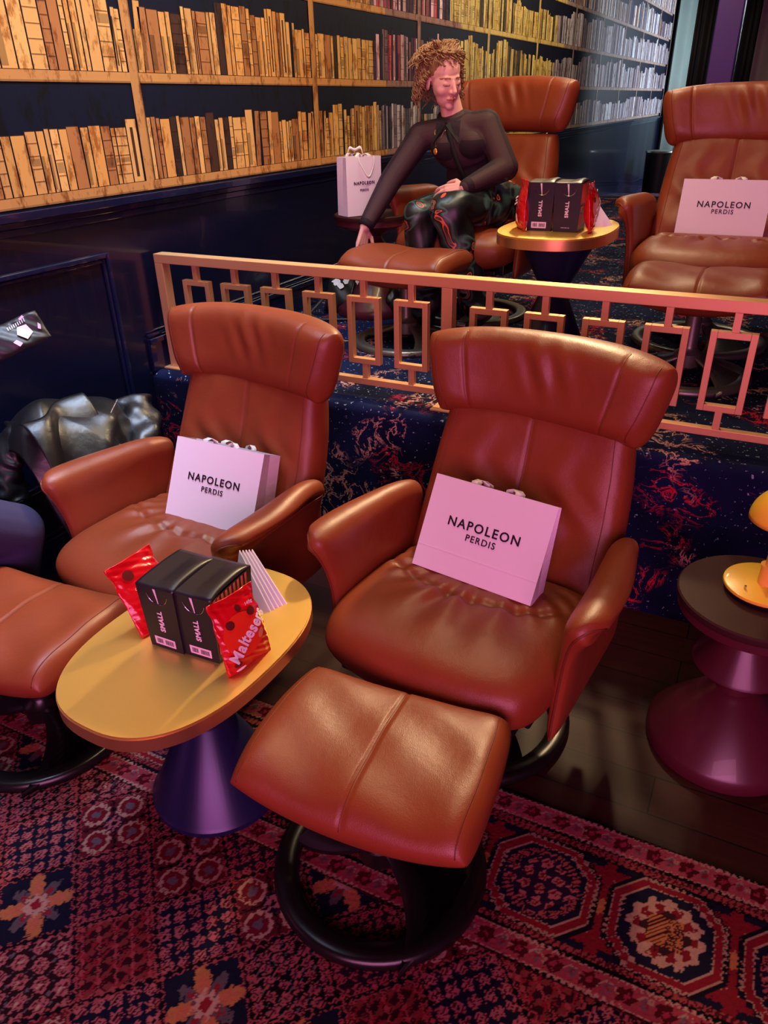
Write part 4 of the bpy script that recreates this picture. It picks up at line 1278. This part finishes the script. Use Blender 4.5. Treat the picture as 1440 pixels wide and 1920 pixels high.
def head_parts(mb, c, Fd, Up, k=1.0):
    """head from merged rounded forms; c = centre between the ears at eye height"""
    Fd = Vector(Fd).normalized(); Up = Vector(Up); Up = (Up-Fd*Up.dot(Fd)).normalized(); Rt = Fd.cross(Up)
    m3 = Matrix((Rt, Fd, Up)).transposed()
    def P(r, f, u): return Vector(c)+(Rt*r+Fd*f+Up*u)*k
    def E(r, f, u, a, b, d_): mb.ellipsoid(P(r, f, u), (a*k, b*k, d_*k), m3)
    E(0, -.012, .038, .076, .096, .082)      # cranium
    E(0, .030, -.012, .066, .062, .078)      # face mass
    E(0, .036, -.062, .049, .046, .050)      # jaw
    E(0, .070, -.096, .020, .018, .018)      # chin
    E(-.036, .052, -.030, .026, .028, .028); E(.036, .052, -.030, .026, .028, .028)   # cheeks
    mb.capsule(P(-.030, .074, .020), .0105*k, P(0, .080, .018), .010*k); mb.capsule(P(.030, .074, .020), .0105*k, P(0, .080, .018), .010*k)  # brow
    mb.capsule(P(0, .088, .008), .0075*k, P(0, .108, -.030), .0095*k)      # nose bridge
    mb.capsule(P(0, .108, -.031), .0105*k, P(0, .104, -.034), .0105*k)
    for q in (-1, 1): mb.capsule(P(q*.010, .094, -.036), .0075*k, P(q*.011, .090, -.035), .0075*k)
    mb.capsule(P(-.017, .082, -.062), .0052*k, P(0, .0925, -.0600), .0062*k); mb.capsule(P(.017, .082, -.062), .0052*k, P(0, .0925, -.0600), .0062*k)
    mb.capsule(P(-.014, .081, -.071), .0058*k, P(0, .0900, -.0715), .0068*k); mb.capsule(P(.014, .081, -.071), .0058*k, P(0, .0900, -.0715), .0068*k)
    for q in (-1, 1):
        E(q*.031, .074, -.001, .0145, .0125, .0105)        # lidded eyes
        E(q*.077, -.008, -.015, .008, .017, .028)          # ears
    return P, m3

def woman():
    t = thing('person', 'woman with curly ginger hair in a sheer black blouse, seated and reaching left', 'person', (-1.38, 3.72, ST))
    O = Vector((-1.38, 3.72, ST))
    def W(x, y, z): return Vector((x, y, z))-O
    hip = W(-1.34, 3.80, 1.17); hipR = W(-1.45, 3.74, 1.155); hipL = W(-1.23, 3.74, 1.165)
    waist = W(-1.385, 3.76, 1.30); chest = W(-1.44, 3.71, 1.43); neckb = W(-1.485, 3.70, 1.525); neckt = W(-1.50, 3.675, 1.60)
    shR = W(-1.635, 3.66, 1.455); shL = W(-1.315, 3.69, 1.505)
    elR = W(-1.735, 3.52, 1.265); wrR = W(-1.80, 3.37, 1.075)
    elL = W(-1.195, 3.64, 1.325); wrL = W(-1.315, 3.44, 1.255)
    knR = W(-1.52, 3.40, 1.125); anR = W(-1.50, 3.44, .69); knL = W(-1.36, 3.36, 1.165); anL = W(-1.24, 3.47, .70)
    mb = MB()
    m_t = Matrix.Rotation(.18, 3, 'Y')
    mb.ellipsoid(hip, (.175, .125, .115)); mb.ellipsoid(waist, (.135, .100, .12), m_t); mb.ellipsoid(chest, (.150, .105, .125), m_t)
    mb.ellipsoid(chest+Vector((-.055, -.075, -.015)), (.06, .05, .055)); mb.ellipsoid(chest+Vector((.075, -.07, -.005)), (.06, .05, .055))
    mb.capsule(shR, .050, shL, .050); mb.capsule(neckb, .055, neckt+Vector((0, 0, .02)), .047)
    mb.capsule(neckb+Vector((0, .01, -.03)), .08, neckb+Vector((0, .01, -.01)), .055)
    mb.chain([shR, elR, wrR], [.048, .039, .027]); mb.chain([shL, elL, wrL], [.048, .039, .027])
    mb.chain([hipR, knR, anR], [.085, .058, .036]); mb.chain([hipL, knL, anL], [.085, .058, .036])
    hand(mb, wrR, (-.12, -.25, -.9), (.9, -.3, 0), -1, .30)
    hand(mb, wrL, (-.93, -.10, -.22), (-.1, .75, -.55), -1, .42, L=.185)
    hc = W(-1.522, 3.655, 1.690)
    Fd = Vector((.80, -.56, -.22)); Up = Vector((-.05, -.05, 1))
    P, m3 = head_parts(mb, hc, Fd, Up, 1.0)
    body = mb.build('body', M['skin'], t)
    baked(body, [('REMESH', dict(mode='VOXEL', voxel_size=.0038)), ('SMOOTH', dict(factor=.5, iterations=5))])
    Fn = Fd.normalized(); Un = (Up-Fn*Up.dot(Fn)).normalized(); Rn = Fn.cross(Un)
    hcn = np.array(hc); A = np.array([Rn, Fn, Un])
    def colr(co):
        l = (co-hcn) @ A.T
        c = np.tile(np.array(srgb(238, 180, 172)[:3]), (len(co), 1))
        r, f, u = l[:, 0], l[:, 1], l[:, 2]
        face = f > .05
        lips = face & (np.abs(u+.066-.0) < .0095*(1-(np.abs(r)/.024)**2)) & (np.abs(r) < .023)
        c[lips] = srgb(206, 124, 118)[:3]
        line = face & (np.abs(u+.0662) < .0017) & (np.abs(r) < .019); c[line] = srgb(130, 62, 62)[:3]
        for q in (-1, 1):
            lash = face & (np.abs(r-q*.031) < .0145) & (np.abs(u+.0065-.003*(1-((r-q*.031)/.0145)**2)*-1) < .0020); c[lash] = srgb(60, 30, 26)[:3]
            brow = face & (np.abs(r-q*.034) < .020) & (np.abs(u-.0215+12*(r-q*.030)**2) < .0032); c[brow] = srgb(140, 86, 60)[:3]
        return c
    skin_color(body, colr)
    # blouse
    mb = MB(); g = .014
    mb.ellipsoid(waist+Vector((0, 0, -.02)), (.150, .115, .14), m_t); mb.ellipsoid(chest, (.166, .122, .137), m_t)
    mb.ellipsoid(chest+Vector((-.055, -.078, -.018)), (.072, .06, .066)); mb.ellipsoid(chest+Vector((.075, -.073, -.008)), (.072, .06, .066))
    mb.capsule(shR, .064, shL, .064)
    mb.chain([shR, elR, wrR+(elR-wrR)*.10], [.064, .055, .040]); mb.chain([shL, elL, wrL+(elL-wrL)*.05], [.064, .060, .038])
    bl = mb.build('blouse', M['sheer'], t)
    baked(bl, [('REMESH', dict(mode='VOXEL', voxel_size=.006)), ('SMOOTH', dict(factor=.6, iterations=5))])
    mb = MB(); mb.ellipsoid(waist+Vector((0, 0, -.01)), (.143, .108, .13), m_t)
    mb.ellipsoid(chest+Vector((-.055, -.073, -.025)), (.068, .057, .055)); mb.ellipsoid(chest+Vector((.075, -.068, -.015)), (.068, .057, .055))
    ca = mb.build('camisole', M['collar'], t); baked(ca, [('REMESH', dict(mode='VOXEL', voxel_size=.006)), ('SMOOTH', dict(factor=.6, iterations=4))])
    # collar wings and placket
    def flat(name, pts, m, th=.004):
        pts = [Vector(p) for p in pts]; n = (pts[1]-pts[0]).cross(pts[2]-pts[0]).normalized()*th
        k = len(pts); obj(name, pts+[p+n for p in pts], [tuple(range(k)), tuple(range(k, 2*k))[::-1]]+[(i, (i+1) % k, k+(i+1) % k, k+i) for i in range(k)], m, t, smooth=False)
    nb = neckb
    ring = []
    mbc = MB(); mbc.tube([nb+Vector((.066*math.cos(a), .062*math.sin(a), .020-.028*(math.sin(a) < 0)*abs(math.sin(a)))) for a in np.linspace(0, 2*PI, 25)], .013, 8); mbc.build('collar', M['collar'], t, smooth=True)
    flat('collar_wing', [nb+Vector((.0, -.100, -.020)), nb+Vector((.062, -.062, .0)), nb+Vector((.075, -.122, -.095))], M['collar'])
    flat('collar_wing', [nb+Vector((-.060, -.062, -.01)), nb+Vector((-.0, -.100, -.020)), nb+Vector((-.050, -.130, -.095))], M['collar'])
    pl = []
    for k in range(9):
        s = k/8; p = nb.lerp(waist+Vector((.01, 0, -.08)), s); pl.append((p+Vector((.005, -.082-.052*math.sin(PI*min(1, s*1.05))**.7, -.01))))
    vv = []; 
    for p in pl: vv += [p+Vector((-.012, 0, 0)), p+Vector((.012, 0, 0)), p+Vector((.012, -.005, 0)), p+Vector((-.012, -.005, 0))]
    ff = [(4*i+k, 4*i+(k+1) % 4, 4*i+4+(k+1) % 4, 4*i+4+k) for i in range(8) for k in range(4)]
    obj('placket', vv, ff, M['collar'], t)
    for wv, ev in ((wrL, elL), (wrR, elR)):
        d = (ev-wv).normalized(); MB().tube([wv+d*-.002, wv+d*.03], .034, 16).build('cuff', M['collar'], t, smooth=True)
    # necklace
    c0 = nb+Vector((-.035, -.128, -.115))
    MB().tube([nb+Vector((-.05, -.04, .01)), nb+Vector((-.052, -.10, -.05)), c0, nb+Vector((-.005, -.105, -.05)), nb+Vector((.03, -.06, .0))], .0012, 6).build('necklace', M['gold'], t, smooth=True)
    MB().ellipsoid(c0+Vector((0, -.004, -.016)), (.011, .004, .014)).build('pendant', M['gold'], t, smooth=True)
    # trousers
    mb = MB(); mb.ellipsoid(hip+Vector((0, -.01, -.02)), (.195, .145, .115))
    mb.chain([hipR, knR, (knR+anR)/2, anR+Vector((0, 0, .03))], [.105, .082, .085, .088]); mb.chain([hipL, knL, (knL+anL)/2, anL+Vector((0, 0, .03))], [.105, .082, .085, .088])
    tr = mb.build('trousers', M['trousers'], t)
    baked(tr, [('REMESH', dict(mode='VOXEL', voxel_size=.007)), ('SMOOTH', dict(factor=.6, iterations=6))])
    me = tr.data; n = len(me.vertices); co = np.empty(n*3, np.float32); me.vertices.foreach_get('co', co); co = co.reshape(-1, 3)
    nn = np.empty(n*3, np.float32); me.vertices.foreach_get('normal', nn); nn = nn.reshape(-1, 3)
    co += nn*(.006*np.sin(co[:, 0]*38+co[:, 2]*16)+.005*np.sin(co[:, 1]*45-co[:, 2]*33))[:, None]
    me.vertices.foreach_set('co', co.ravel()); me.update()
    for an, kn in ((anR, knR), (anL, knL)):
        f = MB(); f.capsule(an+Vector((0, .02, -.045)), .036, an+Vector((.01, -.13, -.055)), .028)
        f.build('shoe', M['black'], t, smooth=True)
    # hair: cap plus many curls
    mb = MB(); rnd = random.Random(21)
    def HP(r, f, u): return hc+Rn*r+Fn*f+Un*u
    mb.ellipsoid(HP(0, -.022, .048), (.083, .094, .084), m3)
    for k in range(560):
        # random scalp point, keep off the face
        az = rnd.uniform(-PI, PI); el = rnd.uniform(-.35, 1.45)
        d = (math.sin(az)*math.cos(el), math.cos(az)*math.cos(el), math.sin(el))
        if d[1] > .30 and d[2] < .80: continue
        if d[1] > .0 and d[2] < .30 and abs(d[0]) < .8: continue
        p = Vector((d[0]*.082, -.018+d[1]*.098, .040+d[2]*.086))
        side = 1 if d[0] > 0 else -1
        L = rnd.uniform(.06, .11) if d[2] > .5 else rnd.uniform(.12, .185)
        if d[1] > .2: L *= .55
        if side > 0 and d[2] < .4: L *= .8
        pts = []; rad = []
        n_ = 24; turns = rnd.uniform(2.2, 4.6); ph = rnd.uniform(0, 6.28); cr = rnd.uniform(.006, .013)
        for i in range(n_):
            s = i/(n_-1)
            out = Vector((d[0], d[1], max(d[2], 0)*.5))*(.022*math.sin(min(1, s*1.3)*PI/2)+.012*s)
            q = p+out+Vector((0, -.012*s, -L*s**1.15))
            if d[2] > .5:
                q = p+Vector((d[0], d[1]-.25, 0)).normalized()*L*s*.9+Vector((0, 0, .018*math.sin(PI*s)-.045*s*s))
            q = q+Vector((math.cos(ph+turns*2*PI*s)*cr, math.sin(ph+turns*2*PI*s)*cr, 0))
            pts.append(HP(q.x, q.y, q.z)); rad.append(.0034*(1-.5*s)+.0006)
        mb.tube(pts, rad, 6)
    for k in range(70):   # quiff
        r0 = rnd.uniform(-.045, .045); ph = rnd.uniform(0, 6.28); pts = []; rad = []
        for i in range(14):
            s = i/13; pts.append(HP(r0+.012*math.cos(ph+9*s)+r0*.5*s, .045-.085*s+.008*math.sin(ph+8*s), .112+.038*math.sin(PI*min(1, s*1.2))+.008*math.cos(ph+8*s))); rad.append(.0042*(1-.5*s))
        mb.tube(pts, rad, 6)
    mb.build('hair', M['hair'], t, smooth=True)
woman()

def left_person():
    t = thing('person', 'person in navy trousers at the left edge, only a knee and a fingertip showing', 'person', (-2.02, 1.02, 0))
    O = Vector((-2.02, 1.02, 0))
    def W(x, y, z): return Vector((x, y, z))-O
    mb = MB()
    hip = W(-2.03, .72, .82); waist = W(-2.03, .70, 1.0); chest = W(-2.04, .70, 1.22); nb = W(-2.04, .72, 1.40)
    mb.ellipsoid(hip, (.15, .12, .12)); mb.ellipsoid(waist, (.13, .10, .14)); mb.ellipsoid(chest, (.16, .11, .15))
    shR = W(-2.20, .72, 1.36); shL = W(-1.88, .72, 1.36)
    mb.capsule(shR, .05, shL, .05); mb.capsule(nb, .052, nb+Vector((0, .02, .09)), .046)
    elL = W(-1.93, .92, 1.14); wrL = W(-1.985, 1.16, 1.03)
    elR = W(-2.22, .86, 1.10); wrR = W(-2.15, 1.05, 1.02)
    mb.chain([shL, elL, wrL], [.046, .038, .026]); mb.chain([shR, elR, wrR], [.046, .038, .026])
    hand(mb, wrL, (.14, .95, .02), (-.3, .1, .9), 1, .38, L=.17)
    hand(mb, wrR, (.2, .9, 0), (.3, 0, .9), -1, .5, L=.17)
    knL = W(-1.915, 1.235, .47); anL = W(-1.99, 1.15, .09); knR = W(-2.13, 1.02, .47); anR = W(-2.12, .90, .09)
    mb.chain([hip+Vector((.07, 0, 0)), knL, anL], [.085, .06, .04]); mb.chain([hip+Vector((-.07, 0, 0)), knR, anR], [.085, .06, .04])
    hc = nb+Vector((0, .05, .22)); head_parts(mb, hc, (0, 1, -.3), (0, 0, 1))
    b = mb.build('body', M['skin'], t)
    baked(b, [('REMESH', dict(mode='VOXEL', voxel_size=.005)), ('SMOOTH', dict(factor=.5, iterations=2))])
    skin_color(b, lambda co: np.tile(np.array(srgb(225, 160, 150)[:3]), (len(co), 1)))
    mb = MB(); mb.ellipsoid(hip, (.165, .135, .13))
    mb.chain([hip+Vector((.07, 0, 0)), knL, anL], [.10, .088, .075]); mb.chain([hip+Vector((-.07, 0, 0)), knR, anR], [.10, .088, .075])
    tr = mb.build('trousers', M['navycloth'], t); baked(tr, [('REMESH', dict(mode='VOXEL', voxel_size=.008)), ('SMOOTH', dict(factor=.6, iterations=4))])
    mb = MB(); mb.ellipsoid(waist, (.145, .115, .16)); mb.ellipsoid(chest, (.175, .125, .16)); mb.capsule(shR, .064, shL, .064)
    mb.chain([shL, elL, (elL+wrL)/2], [.062, .05, .042]); mb.chain([shR, elR, (elR+wrR)/2], [.062, .05, .042])
    sh = mb.build('shirt', M['navycloth'], t); baked(sh, [('REMESH', dict(mode='VOXEL', voxel_size=.008)), ('SMOOTH', dict(factor=.6, iterations=4))])
    mb = MB(); mb.ellipsoid(hc+Vector((0, -.02, .05)), (.088, .10, .085)); mb.build('hair', M['hair'], t, smooth=True)
    for an in (anL, anR): MB().capsule(an+Vector((0, -.02, -.05)), .038, an+Vector((0, .13, -.058)), .030).build('shoe', M['black'], t, smooth=True)
    return wrL+O
left_person()
def pouch():
    t = thing('snack_packet', 'shiny black packet with pink printed patches held up at the left edge', 'packet', (-1.90, 1.405, 1.035), R(62))
    t.rotation_euler = (R(-38), R(-14), R(66))
    def f(u, v): return u*.085, .006*np.sin(3*u+2*v), v*.048*(1-.12*np.abs(u)**3)
    pillow('packet_body', f, lambda u, v: .012*np.ones_like(u), M['phonecase'], t, 36, 28, 6, 6, .6, .6, disp=lambda u, v: .002*np.sin(11*u+6*v))
    def pt(name, pts, m=M['pinkprint']):
        obj(name, [(x, -.0165+.006*math.sin(3*x/.085+2*z/.048), z) for x, z in pts], [tuple(range(len(pts)))], m, t, smooth=False)
    pt('pink_patch', [(.020, -.030), (.045, -.014), (.040, .014), (.014, .016), (.002, -.006)])
    pt('pink_patch', [(-.01, -.042), (-.02, -.024), (-.008, -.020), (.002, -.036)])
    pt('pink_patch', [(-.052, .026), (-.042, .038), (-.026, .040), (-.03, .028)])
    pt('pink_patch', [(.062, -.010), (.070, .004), (.074, -.004), (.068, -.016)])
    pt('pink_patch', [(.030, .036), (.044, .040), (.046, .034), (.032, .031)])
    for k in range(9):
        x = -.012+k*.0065
        pt('white_print', [(x, .016+k*.0008), (x+.0022, .016+k*.0008), (x+.0038, .026+k*.0008), (x+.0016, .026+k*.0008)], M['cream'])
pouch()
